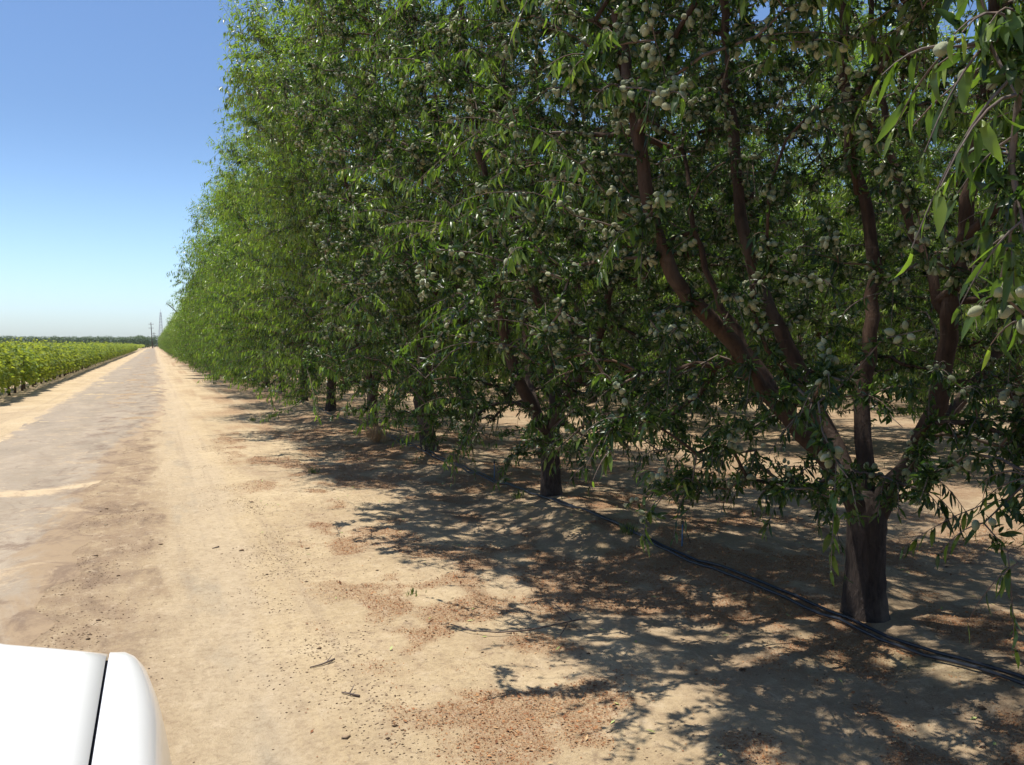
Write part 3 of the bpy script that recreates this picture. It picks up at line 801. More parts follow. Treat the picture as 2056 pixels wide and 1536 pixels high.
    tk = ([W(1108, 1020, 9.62), W(1108, 1000, 9.62), W(1106, 950, 9.62), W(1104, 900, 9.62), W(1104, 868, 9.62), W(1106, 850, 9.65)], [0.16, 0.128, 0.108, 0.105, 0.11, 0.04])
    lim = [
        ([W(1098, 870, 9.6), W(1060, 800, 9.5), W(1030, 750, 9.4), W(1012, 660, 9.3), W(1000, 560, 9.2), W(985, 420, 9.1), W(950, 250, 9.0), W(930, 60, 9.0), W(900, -200, 9.0)], 0.075, 0.014),
        ([W(1106, 865, 9.65), W(1118, 790, 9.7), W(1098, 690, 9.8), W(1085, 600, 9.8), W(1050, 540, 9.8), W(1030, 430, 9.8), W(1020, 300, 9.8), W(1010, 100, 9.8), W(1020, -150, 9.8)], 0.07, 0.014),
        ([W(1112, 865, 9.7), W(1130, 810, 10.0), W(1150, 700, 10.3), W(1160, 560, 10.5), W(1170, 350, 10.6), W(1175, 100, 10.7), W(1180, -180, 10.8)], 0.055, 0.013),
        ([W(1108, 865, 9.6), W(1135, 800, 9.3), W(1190, 720, 9.0), W(1225, 600, 8.8), W(1245, 450, 8.7), W(1250, 250, 8.7), W(1240, 0, 8.7)], 0.06, 0.013),
        ([W(1100, 870, 9.65), W(1075, 820, 10.1), W(1050, 720, 10.6), W(1060, 560, 10.9), W(1070, 350, 11.0), W(1080, 50, 11.1)], 0.05, 0.012)]
    ex = lambda q: (q[:, 0] + loc[0] < 1.3) | ((q[:, 2] < 0.8) & (np.hypot(q[:, 0], q[:, 1]) > 1.5)) | ((q[:, 2] < 1.3) & (np.hypot(q[:, 0], q[:, 1]) < 0.9))
    sprays = [(W(925, 900, 7.6), .2, 2), (W(1010, 960, 7.4), .15, 2), (W(960, 880, 7.8), .15, 1), (W(900, 915, 7.4), .16, 0), (W(1040, 900, 7.6), .12, 6), (W(800, 830, 8.8), .18, 0), (W(740, 600, 7.6), .4, 0), (W(820, 450, 6.9), .45, 0)]
    rg = np.random.default_rng(312)
    for _ in range(75):
        a_ = rg.uniform(0, 6.28); r_ = rg.uniform(.8, 2.2)
        sprays.append((np.array([math.cos(a_) * r_, math.sin(a_) * r_, rg.uniform(.6, 1.3)]), rg.uniform(.08, .3), int(rg.integers(0, 6))))
    r = grow_tree(31, tk, lim, 2.6, 2.6, 0.9, 8.6, 2100, 0, 9500, ex, sprays, name='second_almond', shoot_low=0.35)
    assemble(r, 'almond tree with a straight dark trunk, second trunk from the right', loc, GN, 0, 100)
hi_trees()

def med_trees():
    specs = []
    # third: leaning trunk
    loc = base_at(4.03, 13.2)
    rng = np.random.default_rng(5)
    tk, fk = rand_trunk(rng, 0.125, 0.95, (-0.17, 0.05))
    r = grow_tree(41, tk, rand_limbs(rng, fk, 5, 7.0, 1.5), 2.5, 2.3, 0.60, 9.2, 1900, 1, 3500, lambda q: ((q[:, 2] < 1.0) & (np.hypot(q[:, 0], q[:, 1]) < 0.9)) | ((q[:, 2] < 1.25) & (q[:, 0] < 0.8) & (q[:, 1] < 0.7)), name='leaning_almond', leafscale=1.05)
    assemble(r, 'almond tree with a slanting dark trunk beside the dry weed tuft', loc, GN, 0, 60)
    loc = base_at(4.06, 17.4)
    tk, fk = rand_trunk(rng, 0.11, 0.95, (0.03, 0.0))
    r4 = grow_tree(51, tk, rand_limbs(rng, fk, 5, 7.0, 1.5), 2.5, 2.3, 0.55, 9.0, 1700, 1, 700, lambda q: (q[:, 2] < 1.1) & (q[:, 0] < -0.3) & (q[:, 1] < 0.6), name='upright_almond', leafscale=1.1)
    t4 = assemble(r4, 'almond tree with a slim upright trunk directly behind the dry weed tuft', loc, GN)
    tk, fk = rand_trunk(rng, 0.12, 0.85, (0.05, 0.06))
    r5 = grow_tree(61, tk, rand_limbs(rng, fk, 5, 6.8, 1.5), 2.6, 2.25, 0.5, 8.9, 1650, 1, 500, lambda q: (q[:, 2] < 0.95) & (q[:, 0] < -0.3) & (q[:, 1] < 0.5), name='open_almond', leafscale=1.1)
    t5 = assemble(r5, 'almond tree with the next trunk left beyond the dry weed tuft', base_at(4.06, 21.9), GN)
    return t4, t5
T4, T5 = med_trees()
MEDS = [T4, T5]

def low_trees():
    out = []
    for i, (rx, zt, sd) in enumerate(((2.35, 7.6, 71), (2.2, 7.0, 81), (2.4, 7.2, 91))):
        rng = np.random.default_rng(sd)
        tk, fk = rand_trunk(rng, 0.115, 0.9, (rng.normal(0, .05), rng.normal(0, .05)))
        r = grow_tree(sd, tk, rand_limbs(rng, fk, 5, zt * 0.8, 1.4), rx, 2.08, 0.30, zt, 1300, 2, 0, None, name='distant_almond', leafscale=1.4,
                      dens=0.85, twig_min=0.008, tubesides=(8, 6, 3))
        out.append(r)
    return out
LOWR = low_trees()
LOWT = [None] * 3
def place_low(v, x, y, rot, sc, label, group):
    if LOWT[v] is None:
        t = assemble(LOWR[v], label, base_at(x, y), group, rot); LOWT[v] = t
    else:
        t = copy_tree(LOWT[v])
    t.location = base_at(x, y); t.rotation_euler = (0, 0, rot); t['label'] = label; t['group'] = group
    t.scale = sc if hasattr(sc, '__len__') else (sc,) * 3
    return t
ORD = ['zeroth', 'first', 'second', 'third', 'fourth', 'fifth', 'sixth', 'seventh', 'eighth', 'ninth', 'tenth', 'eleventh', 'twelfth', 'thirteenth', 'fourteenth', 'fifteenth', 'sixteenth']
rng = np.random.default_rng(77)
k = 6; y = 26.3
while y < 408:
    f = float(sst(26, 90, y))
    sz = 1.12 * (1 - f) + 0.76 * f
    sz *= rng.uniform(0.88, 1.10) if k > 7 else 1
    sxy = 1.06 * (1 - f) + 0.88 * f
    if k < 16: lab = ORD[k] + ' trunk from the right in the roadside row of almond trees'
    elif y < 120: lab = 'almond tree in the receding part of the roadside row where single crowns still show'
    else: lab = 'distant almond tree of the roadside row near where the road vanishes'
    place_low(k % 3, 4.06 + rng.normal(0, .06), y, rng.choice([0, math.pi]) + rng.normal(0, .5), (sxy * rng.uniform(.88, 1.1), sxy * rng.uniform(.9, 1.02), sz), lab, GN if k < 16 else ('receding roadside almond trees' if y < 120 else 'distant roadside almond trees'))
    y += 4.42; k += 1
host = min([o for o in bpy.data.objects if o.name.startswith('almond_tree') and o.location.x < 5], key=lambda o: abs(o.location.y - 108))
tb = Tubes(); pp = [at(372, 645, 118), at(356, 628, 117), at(346, 618, 116.5), at(339, 613, 116), at(333, 608, 116)]
tb.add(pp, [.09, .07, .055, .04, .02], 6); sb = link('stray_bough', tb.mesh('stray_bough', [M_limb]), host); sb.matrix_parent_inverse = host.matrix_basis.inverted()
lv = Leaves(); rg = np.random.default_rng(4); m = 260; u_ = rg.random(m) ** .7
pp = np.array(pp); P_ = np.stack([np.interp(u_, np.linspace(0, 1, 5), pp[:, c]) for c in range(3)], 1) + rg.normal(0, .16, (m, 3)) + np.array([.25, 0, .1])
lv.add(P_, norm(rg.normal(0, 1, (m, 3)) + [0, 0, -.5]), norm(rg.normal(0, .5, (m, 3)) + [0, 0, 1]), rg.uniform(.12, .2, m), rg.uniform(.04, .06, m), rg.uniform(0, .5, m), rg.random(m))
lo_ = link('foliage', lv.mesh('foliage', 2, M_leaf), sb)
host['label'] = 'distant roadside almond tree with one long bough sticking out against the sky'
# the rows behind
for row in range(1, 6):
    X = ROWX + ROWGAP * row
    y = max(3.0, X * 0.62) + (row * 1.7) % 4.4
    last = 46 + 9 * row
    kk = 0
    while y < last:
        near = row == 1 and y < 24
        ordw = ORD[kk + 1] if kk + 1 < len(ORD) else 'far'
        lab = ('almond tree in the %s row back from the roadside row, seen between nearer trunks' % ORD[row + 1])
        if near: lab = '%s tree from the right in the second orchard row' % ordw
        g = 'almond trees of the %s orchard row' % ORD[row + 1]
        if near:
            t = copy_tree(MEDS[kk % 2]); t.location = base_at(X, y); t.rotation_euler = (0, 0, rng.uniform(0, 6.28)); t['label'] = lab; t['group'] = g
            t.scale = (1.05, 1.0, 0.88)
        else:
            place_low((kk + row) % 3, X + rng.normal(0, .1), y, rng.uniform(0, 6.28), rng.uniform(1.05, 1.18), lab, g)
        y += 4.42; kk += 1

# ------------------------------------------------------------------ ground sheet and asphalt
def axis_pts(a, b, fine, lo, hi, grow=1.13):
    v = list(np.arange(a, b + 1e-6, fine)); s = fine
    x = b
    while x < hi: s *= grow; x += s; v.append(min(x, hi))
    s = fine; x = a; w = []
    while x > lo: s *= grow; x -= s; w.append(max(x, lo))
    return np.array(w[::-1] + v)
def grid_mesh(name, xs, ys, zf, mat, mask=None, att=None):
    Xg, Yg = np.meshgrid(xs, ys, indexing='ij'); Z = zf(Xg, Yg)
    V = np.stack([Xg, Yg, Z], -1).reshape(-1, 3); ny = len(ys)
    i = np.arange(len(xs) - 1)[:, None]; j = np.arange(ny - 1)[None, :]
    F = np.stack([i * ny + j, (i + 1) * ny + j, (i + 1) * ny + j + 1, i * ny + j + 1], -1)
    if mask is not None:
        cx = (Xg[:-1, :-1] + Xg[1:, 1:]) / 2; cyy = (Yg[:-1, :-1] + Yg[1:, 1:]) / 2
        F = F[mask(cx, cyy)]
    else: F = F.reshape(-1, 4)
    used = np.unique(F); mp = np.full(len(V), -1); mp[used] = np.arange(len(used))
    return mesh_from(name, V[used], [mp[F].astype(np.int32)], [mat], {'litter': att(V[used, 0], V[used, 1])} if att else None, smooth=True)
xs = axis_pts(-2.0, 8.0, 0.035, -1500, 1500); ys = axis_pts(0.6, 13.0, 0.04, -400, 1800)
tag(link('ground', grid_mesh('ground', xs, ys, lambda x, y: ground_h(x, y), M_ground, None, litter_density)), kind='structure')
def road_edges(y):
    e1 = -0.75 + 1.05 * sst(9, 30, y) + 0.55 * (fbm(y * 0.45 + 3, y * 0 + 1.7, 4, 5) - 0.5) * 2 + 0.22 * (fbm(y * 2.6, y * 0 + .3, 9, 4) - 0.5)
    e0 = -2.75 + 0.30 * (fbm(y * 0.35 + 31, y * 0 + 5.7, 6, 5) - 0.5) * 2 + 0.22 * (fbm(y * 2.2, y * 0 + 7.3, 12, 4) - 0.5)
    return e0, e1
def road_mesh():
    ys2 = axis_pts(1.0, 34.0, 0.05, -14, 405, 1.05); u = np.linspace(0, 1, 64)
    e0, e1 = road_edges(ys2)
    Xg = e0[None] + (e1 - e0)[None] * u[:, None]; Yg = np.broadcast_to(ys2[None], Xg.shape)
    lift = 0.0045 * np.minimum(1, np.minimum(u, 1 - u) * 40 + 0.25)[:, None] * np.ones_like(Xg)
    V = np.stack([Xg, Yg, ground_h(Xg, Yg) + lift], -1).reshape(-1, 3); ny = len(ys2)
    i = np.arange(len(u) - 1)[:, None]; j = np.arange(ny - 1)[None, :]
    F = np.stack([i * ny + j, (i + 1) * ny + j, (i + 1) * ny + j + 1, i * ny + j + 1], -1).reshape(-1, 4)
    return mesh_from('road', V, [F], [M_asphalt], smooth=True)
tag(link('road', road_mesh()), kind='structure')

# ------------------------------------------------------------------ litter, clods
def scatter_litter():
    rng = np.random.default_rng(3)
    n = 900000
    x = rng.uniform(0.6, 7.5, n); y = 0.8 + 17 * rng.random(n) ** 1.6
    kp = rng.random(n) < litter_density(x, y) * 0.62 + 0.010 * sst(.6, 1.6, x)
    x = x[kp]; y = y[kp]; n = len(x)
    z = ground_h(x, y) + 0.003
    a = rng.random(n) * 6.28; s = rng.uniform(0.003, 0.0075, n) * (1 + 1.2 * (rng.random(n) < 0.06))
    D = np.stack([np.cos(a), np.sin(a), rng.normal(0.05, .35, n)], 1); N = norm(np.stack([rng.normal(0, .5, n), rng.normal(0, .5, n), np.ones(n)], 1))
    r = np.clip(rng.beta(2.2, 2.2, n), 0, 0.92)
    # a few green and straw coloured whole leaves
    m = 500; xa = rng.uniform(0.9, 6.5, m); ya = 1 + 13 * rng.random(m) ** 1.4; aa = rng.random(m) * 6.28
    P = np.concatenate([np.stack([x, y, z], 1), np.stack([xa, ya, ground_h(xa, ya) + 0.006], 1)])
    D = np.concatenate([D, np.stack([np.cos(aa), np.sin(aa), rng.normal(0.05, .12, m)], 1)])
    N = np.concatenate([N, norm(np.stack([rng.normal(0, .3, m), rng.normal(0, .3, m), np.ones(m)], 1))])
    L = np.concatenate([s * 1.7, rng.uniform(0.02, 0.055, m)]); W = np.concatenate([s * 1.1, rng.uniform(0.008, 0.018, m)])
    C = np.concatenate([rng.uniform(-.6, .6, n), rng.uniform(-.5, .5, m)]); r = np.concatenate([r, rng.uniform(0.88, 1.0, m)])
    tag(link('leaf_litter', leaf_mesh('leaf_litter', P, D, N, L, W, C, r, 1, M_litter)), 'reddish brown dry litter lying in patches on the sand', 'litter', kind='stuff')
scatter_litter()
def scatter_clods():
    rng = np.random.default_rng(8)
    n = 130000
    x = rng.uniform(-2.8, 7.0, n); y = 0.9 + 15 * rng.random(n) ** 1.5
    d = fbm(x * 1.9 + 13, y * 1.6, 41, 4)
    zone = np.exp(-((x + 0.45) / 0.35) ** 2) * 0.8 + np.exp(-((x - 0.85) / 0.3) ** 2) * 1.2 + 0.22 * sst(1, 2, x) + 0.15 * sst(-1.0, -2.2, x)
    kp = rng.random(n) < zone * (sst(0.45, 0.62, d) + 0.04)
    x = x[kp]; y = y[kp]; n = len(x)
    s = rng.uniform(0.002, 0.006, n) * (1 + 2.2 * (rng.random(n) < 0.015))
    t = np.array([[1, 0, 0], [-1, 0, 0], [0, 1, 0], [0, -1, 0], [0, 0, .8], [0, 0, -.5]], float)
    f = np.array([[0, 2, 4], [2, 1, 4], [1, 3, 4], [3, 0, 4], [2, 0, 5], [1, 2, 5], [3, 1, 5], [0, 3, 5]])
    a = rng.random(n) * 6.28
    rot = np.stack([np.stack([np.cos(a), -np.sin(a), 0 * a], 1), np.stack([np.sin(a), np.cos(a), 0 * a], 1), np.stack([0 * a, 0 * a, 1 + 0 * a], 1)], 1)
    tv = t[None] * rng.uniform(0.6, 1.3, (n, 6, 1))
    V = np.einsum('nij,nkj->nki', rot, tv) * s[:, None, None] * np.array([1.4, 1, 0.8]) + np.stack([x, y, ground_h(x, y) + s * 0.25], 1)[:, None]
    F = f[None] + (np.arange(n) * 6)[:, None, None]
    tag(link('soil_clods', mesh_from('soil_clods', V.reshape(-1, 3), [F.reshape(-1, 3)], [M_clod], {'rnd': np.repeat(rng.random(n) ** 1.3, 6)})), 'small dark soil clods and grit strewn on the sand', 'clods', kind='stuff')
scatter_clods()

# ------------------------------------------------------------------ small ground things
def polyline_tube(name, pts, r, mat, sides=8, taper=None):
    t = Tubes(); pts = np.asarray(pts, float)
    rr = np.full(len(pts), r) if taper is None else np.linspace(r, taper, len(pts))
    t.add(pts, rr, sides, True); return t.mesh(name, [mat])
def gpt(px, py, up=0.0):
    """ground point under a photo pixel"""
    d = FWD + RIGHT * (px - 1028) / FPX + UP * (768 - py) / FPX
    s = -CAM_H / d[2]; p = CAMP + d * s
    for _ in range(4):
        h = float(ground_h(p[0], p[1])); s = (h - CAM_H) / d[2]; p = CAMP + d * s
    return np.array([p[0], p[1], p[2] + up])
def hose(off, lab, sd):
    y = np.arange(0.4, 60, 0.16)
    x = ROWX - 0.16 + off + 0.018 * np.sin(y * 0.5 + sd) + 0.006 * np.sin(y * 2.3 + sd * 2) + 0.02 * (vnoise(y * 0.7, y * 0, sd) - .5)
    z = ground_h(x, y) + 0.012 + 0.012 * (vnoise(y * 0.8, y * 0 + 3, sd + 4))
    o = link('irrigation_hose', polyline_tube('irrigation_hose', np.stack([x, y, z], 1), 0.0105, M_hose, 8))
    tag(o, lab, 'hose', 'irrigation hoses along the tree row')
hose(0.0, 'black irrigation hose nearer the tree trunks, lying along the roadside tree row', 1.0)
hose(-0.06, 'black irrigation hose on the road side of the pair along the tree row', 2.6)
for i, (px, py, lab) in enumerate(((1369, 1100, 'blue sprinkler stake by the hose left of the thickest trunk'), (992, 962, 'blue sprinkler stake by the hose left of the second trunk from the right'),
                        (815, 885, 'blue sprinkler stake between the slanting trunk and the dry weed tuft'), (697, 838, 'blue sprinkler stake left of the dry weed tuft'))):
    p = gpt(px, py)
    t = thing('sprinkler_stake', lab, 'sprinkler', p, 0.4, 'sprinkler stakes along the hose')
    link('stake', polyline_tube('stake', [(0, 0, -.05), (0.004, 0, .09), (0.012, 0.004, .2)], 0.0055, M_blue, 6, 0.004), t)
    tb = Tubes(); tb.add([(0.012, 0.004, .195), (0.012, 0.004, .203), (0.012, 0.004, .222), (0.012, 0.004, .226)], [.006, .014, .014, .004], 8); tb.add([(0.0, 0.004, .236), (0.026, 0.004, .236)], .004, 6)
    tb.add([(0.012, 0.004, .222), (0.012, 0.004, .238)], .003, 6)
    link('nozzle', tb.mesh('nozzle', [M_black]), t)
    link('feed_tube', polyline_tube('feed_tube', [(0.012, 0.004, .2), (.05, 0, .15), (.08, -.02, .06), (.1, -.02, .015)], 0.003, M_black, 5), t)

def twig(lab, pts, r, side=()):
    P = [gpt(px, py, up) for px, py, up in pts]
    tb = Tubes(); tb.add(P, np.linspace(r * .5, r, len(P)), 6)
    for s_ in side:
        Q = [gpt(px, py, up) for px, py, up in s_]; tb.add(Q, np.linspace(r * .7, r * .3, len(Q)), 5)
    tag(link('fallen_twig', tb.mesh('fallen_twig', [M_twig])), lab, 'twig', 'twigs fallen on the sand')
twig('long curved reddish twig lying at the edge of the shade', [(905, 1258, .015), (945, 1272, .02), (1000, 1278, .025), (1060, 1275, .03), (1120, 1264, .035), (1168, 1252, .03)], 0.006,
     [[(1150, 1256, .03), (1125, 1238, .05), (1108, 1226, .06)], [(1140, 1260, .03), (1130, 1275, .02), (1122, 1282, .01)]])
twig('small bent stick on the pale sand beside the wheel track', [(622, 1342, .006), (645, 1337, .008), (672, 1328, .014)], 0.006, [[(655, 1334, .01), (667, 1326, .03)]])
twig('short dark stick in the middle of the wheel track', [(426, 1102, .004), (440, 1099, .008)], 0.006)
twig('small twig with a curled dead leaf near the litter patches', [(686, 1392, .006), (700, 1396, .01), (722, 1400, .006)], 0.006, [[(702, 1396, .01), (712, 1388, .035)]])
def weed(name, lab, px, py, n, h, spread, mat, group=None, wid=0.004, lod=1, cat='weed'):
    p = gpt(px, py); rng = np.random.default_rng(int(px))
    a = rng.random(n) * 6.28; r = np.abs(rng.normal(0, spread * .35, n))
    P = np.stack([np.cos(a) * r, np.sin(a) * r, np.zeros(n) - .01], 1)
    D = np.stack([np.cos(a) * rng.uniform(0, .8, n), np.sin(a) * rng.uniform(0, .8, n), np.ones(n)], 1)
    N = norm(np.stack([np.cos(a), np.sin(a), 0.3 + 0 * a], 1) + rng.normal(0, .3, (n, 3)))
    L = rng.uniform(.4, 1, n) * h
    me = leaf_mesh(name, P, D, N, L, np.full(n, wid) * rng.uniform(.6, 1.4, n), rng.uniform(-.3, .9, n), rng.random(n), lod, mat)
    o = link(name, me, None, p); tag(o, lab, cat, group); return o
weed('dry_weed', 'straw brown dry weed tuft on the sand in front of the tree row', 757, 888, 420, .42, .34, M_drystraw, wid=.006)
GW = 'small green weeds on the sandy verge'
for px, py, n, h, lab in ((828, 1192, 26, .07, 'tiny green sprout standing alone on the sunlit sand'), (507, 846, 60, .16, 'small green weed on the sandy verge, leftmost and nearest the wheel track'),
                     (548, 838, 50, .14, 'small green weed on the verge close under the low foliage'), (628, 950, 50, .13, 'small green weed at the edge of the tree shade by the road'),
                     (1262, 1078, 150, .17, 'green grass tuft behind the hose between the two nearest trunks'), (1210, 895, 160, .2, 'pale green grass tuft behind the second trunk from the right'),
                     (1040, 1000, 60, .14, 'green weed by the hose just left of the second trunk from the right'), (430, 772, 60, .2, 'small green weed far along the sandy verge')):
    weed('weed', lab, px, py, n, h, .12, M_weed, GW, .009)

# ------------------------------------------------------------------ vineyard
def make_vine(seed, n=1100):
    rng = np.random.default_rng(seed)
    L = Leaves()
    # canopy: sprawling curtain about 1.3 m wide, 0.75 - 1.8 m high
    m = n
    s = rng.uniform(-.95, .95, m); a = rng.uniform(-0.9, math.pi + 0.9, m)
    r = rng.uniform(0.6, 1.0, m) ** .6
    wob = 1 + 0.16 * np.sin(4 * s + seed) + 0.1 * rng.normal(0, 1, m)
    x = np.cos(a) * 0.62 * r * wob; z = 1.03 + np.sin(a) * 0.74 * r * wob
    P = np.stack([x, s, z], 1)
    D = norm(np.stack([np.cos(a) * .6, rng.normal(0, .6, m), rng.normal(-.35, .4, m)], 1))
    N = norm(np.stack([np.cos(a) * .7, rng.normal(0, .4, m), np.sin(a) * .5 + .7], 1) + rng.normal(0, .25, (m, 3)))
    Ls = rng.uniform(.10, .17, m)
    L.add(P, D, N, Ls, Ls * rng.uniform(.8, 1.05, m), rng.uniform(0, .5, m), rng.normal(.45, .2, m))
    tb = Tubes()
    for q in range(7):  # shoots poking up
        p0 = np.array([rng.uniform(-.4, .4), rng.uniform(-.8, .8), 1.6]); d = np.array([rng.normal(0, .2), rng.normal(0, .2), rng.uniform(.18, .5)])
        ts = np.linspace(0, 1, 7)[:, None]; P = p0 + d * ts
        tb.add(P[[0, 3, 6]], [.004, .003, .002], 3, False)
        m = 7; Dv = norm(rng.normal(0, 1, (m, 3)) + [0, 0, -.2]); Nn = norm(rng.normal(0, .5, (m, 3)) + [0, 0, 1])
        l = rng.uniform(.06, .12, m); L.add(P, Dv, Nn, l, l * .9, rng.uniform(0, .4, m), rng.uniform(.6, 1, m))
    for q in range(14):  # hanging tendrils
        sg = rng.choice([-1, 1]); p0 = np.array([sg * .5, rng.uniform(-.8, .8), 1.0]); d = np.array([sg * .2, rng.normal(0, .1), -rng.uniform(.2, .55)])
        m = 8; ts = np.linspace(0, 1, m)[:, None]; P = p0 + d * ts
        Dv = norm(rng.normal(0, .8, (m, 3)) + [0, 0, -.6]); Nn = norm(rng.normal(0, .5, (m, 3)) + [sg * .8, 0, .5])
        l = rng.uniform(.08, .14, m); L.add(P, Dv, Nn, l, l * .9, rng.uniform(0, .4, m), rng.uniform(.3, .9, m))
    tk = Tubes(); tk.add([(0, 0, -.05), (.01, 0, .3), (-.015, .02, .6), (.01, 0, .95), (0, 0, 1.1)], [.05, .035, .032, .035, .04], 7, True, .1, rng)
    for sg in (-1, 1): tb.add([(0, 0, 1.05), (0, sg * .3, 1.12), (0, sg * .8, 1.12)], [.028, .02, .012], 5, False)
    return tk.mesh('vine_trunk', [M_vinetrunk]), tb.mesh('vine_canes', [M_vinetrunk]), L.mesh('vine_foliage', 1, M_vine)
VM = [make_vine(s) for s in (1, 2, 3, 4)]
VROT = []
for i, (a_, b_, c_) in enumerate(VM):
    VROT.append((a_, b_, c_))
rng = np.random.default_rng(123)
VX0 = -4.7; VSTEP = 1.65
slots = []
for j in range(0, 14):
    X = VX0 - 3.3 * j; y = max(24.0, -X * 6.2)
    while y < 425: slots.append((math.hypot(X * 2.0, y) * (1 + .25 * j), j, X, y)); y += VSTEP
slots.sort(); ind = slots[:298]; rest = slots[298:]
vin = 0
for _, j, X, y in ind:
    v = rng.integers(0, 4)
    if j == 0 and y < 36: lab = '%s vine from the left edge in the roadside vine row, trunk showing under it' % ORD[vin + 1] if vin + 1 < 9 else 'vine in the roadside row'; 
    else: lab = None
    if lab is None or 'from the left' not in lab:
        lab = 'leafy grapevine in the vine row next to the road' if j == 0 else 'leafy grapevine in the %s vine row back from the road' % ORD[min(j + 1, 15)]
    g = 'grapevines of the %s vine row from the road' % ORD[j + 1]
    if j == 0 and y < 36: vin += 1
    t = thing('grapevine', lab, 'grapevine', (X + rng.normal(0, .05), y, float(ground_h(X, y))), rng.choice([0, math.pi]) + rng.normal(0, .05), g)
    t.scale = (rng.uniform(.92, 1.12), 1, rng.uniform(.86, .98))
    if y < 75: link('trunk', VM[v][0], t)
    if y < 75: link('canes', VM[v][1], t)
    link('foliage', VM[v][2], t)
# the rest of the vineyard, too many to count
def rest_vines():
    rng = np.random.default_rng(9); n = 26
    A = np.array([(x, y) for _, j, x, y in rest])
    P = np.repeat(A, n, 0); m = len(P)
    s = rng.uniform(-.95, .95, m); a = rng.uniform(-.6, math.pi + .6, m); r = rng.uniform(.75, 1.1, m)
    x = P[:, 0] + np.cos(a) * .62 * r; z = 1.10 + np.sin(a) * .48 * r + (rng.random(m) < .04) * rng.uniform(0, .3, m)
    Pp = np.stack([x, P[:, 1] + s, z], 1)
    D = norm(np.stack([np.cos(a) * .6, rng.normal(0, .7, m), rng.normal(-.2, .4, m)], 1)); N = norm(np.stack([np.cos(a) * .7, rng.normal(0, .4, m), np.sin(a) + .6], 1) + rng.normal(0, .25, (m, 3)))
    L = rng.uniform(.28, .46, m)
    me = leaf_mesh('vineyard', Pp, D, N, L, L * .9, rng.uniform(0, .5, m), rng.normal(.5, .2, m).clip(0, 1), 1, M_vine)
    tag(link('vineyard', me), 'far rows of bright green grapevines', 'vineyard', kind='stuff')
rest_vines()

# ------------------------------------------------------------------ the far orchard behind the vineyard and at the road's end
def far_orchard():
    rng = np.random.default_rng(17)
    C = []
    for X in np.arange(-5.5, -150, -4.4):
        for r_ in range(3): C.append((X + rng.normal(0, .3) + r_ * 1.5, 432 + r_ * 5.5 + rng.normal(0, .3), rng.uniform(5.0, 5.7)))
    for Y in np.arange(443, 800, 6): C.append((-6.2 + rng.normal(0, .3), Y, rng.uniform(5.0, 6.2)))
    for X in np.arange(-2.0, 10, 3.5):
        for r_ in range(2): C.append((X + rng.normal(0, .3), 520 + r_ * 7, rng.uniform(5.5, 7)))
    C = np.array(C); n = 420
    P0 = np.repeat(C, n, 0); m = len(P0)
    u = norm(rng.normal(0, 1, (m, 3))); r = rng.uniform(.7, 1.08, m)[:, None]
    c = np.stack([P0[:, 0], P0[:, 1], P0[:, 2] * .56], 1)
    P = c + u * r * np.stack([np.full(m, 2.9), np.full(m, 2.7), P0[:, 2] * .46], 1)
    N = norm(u + [0, 0, .5] + rng.normal(0, .4, (m, 3))); D = norm(np.cross(N, rng.normal(0, 1, (m, 3))) + [0, 0, -.4])
    L = rng.uniform(.45, .85, m)
    me = leaf_mesh('far_orchard', P, D, N, L, L * .6, rng.uniform(0, .5, m), rng.random(m), 1, M_far)
    tag(link('far_orchard', me), 'dark green far orchard behind the vineyard', 'orchard', kind='stuff')
    tb = Tubes()
    for x, y, h in C[:70]: tb.add([(x, y, -.1), (x, y, 1.6)], [.16, .12], 5)
    return
far_orchard()

# ------------------------------------------------------------------ power poles and the lattice tower
def pole(px, ytop, d, lab, lean=0.0, arm=True):
    base = at(px, 692, d); x, y = base[0], base[1]
    h = CAM_H + (692 - ytop) / FPX * d
    t = thing('utility_pole', lab, 'utility pole', (x, y, 0), 0.0, 'utility poles at the end of the road')
    link('post', polyline_tube('post', [(0, 0, -.3), (lean * .5, 0, h * .5), (lean, 0, h)], .22, M_pole, 8, .15), t)
    if arm:
        for k, z in enumerate((h * .93, h * .78)):
            w = 1.1
            c = link('crossarm', polyline_tube('crossarm', [(lean * .85 - w, 0, z), (lean * .85 + w, 0, z)], .06, M_pole, 6), t)
            for q in (-1.0, -.5, .5, 1.0):
                link('insulator', polyline_tube('insulator', [(lean * .85 + q, 0, z + .05), (lean * .85 + q, 0, z + .3)], .07, M_steel, 6), c)
    return x, y, h
p1 = pole(306.5, 648, 400, 'tallest utility pole where the road vanishes, leaning slightly left', -.6)
p2 = pole(309.5, 668, 520, 'second utility pole just right of the tallest one at the end of the road', 0)
p3 = pole(312.5, 674, 640, 'farthest and shortest utility pole at the end of the road', 0)
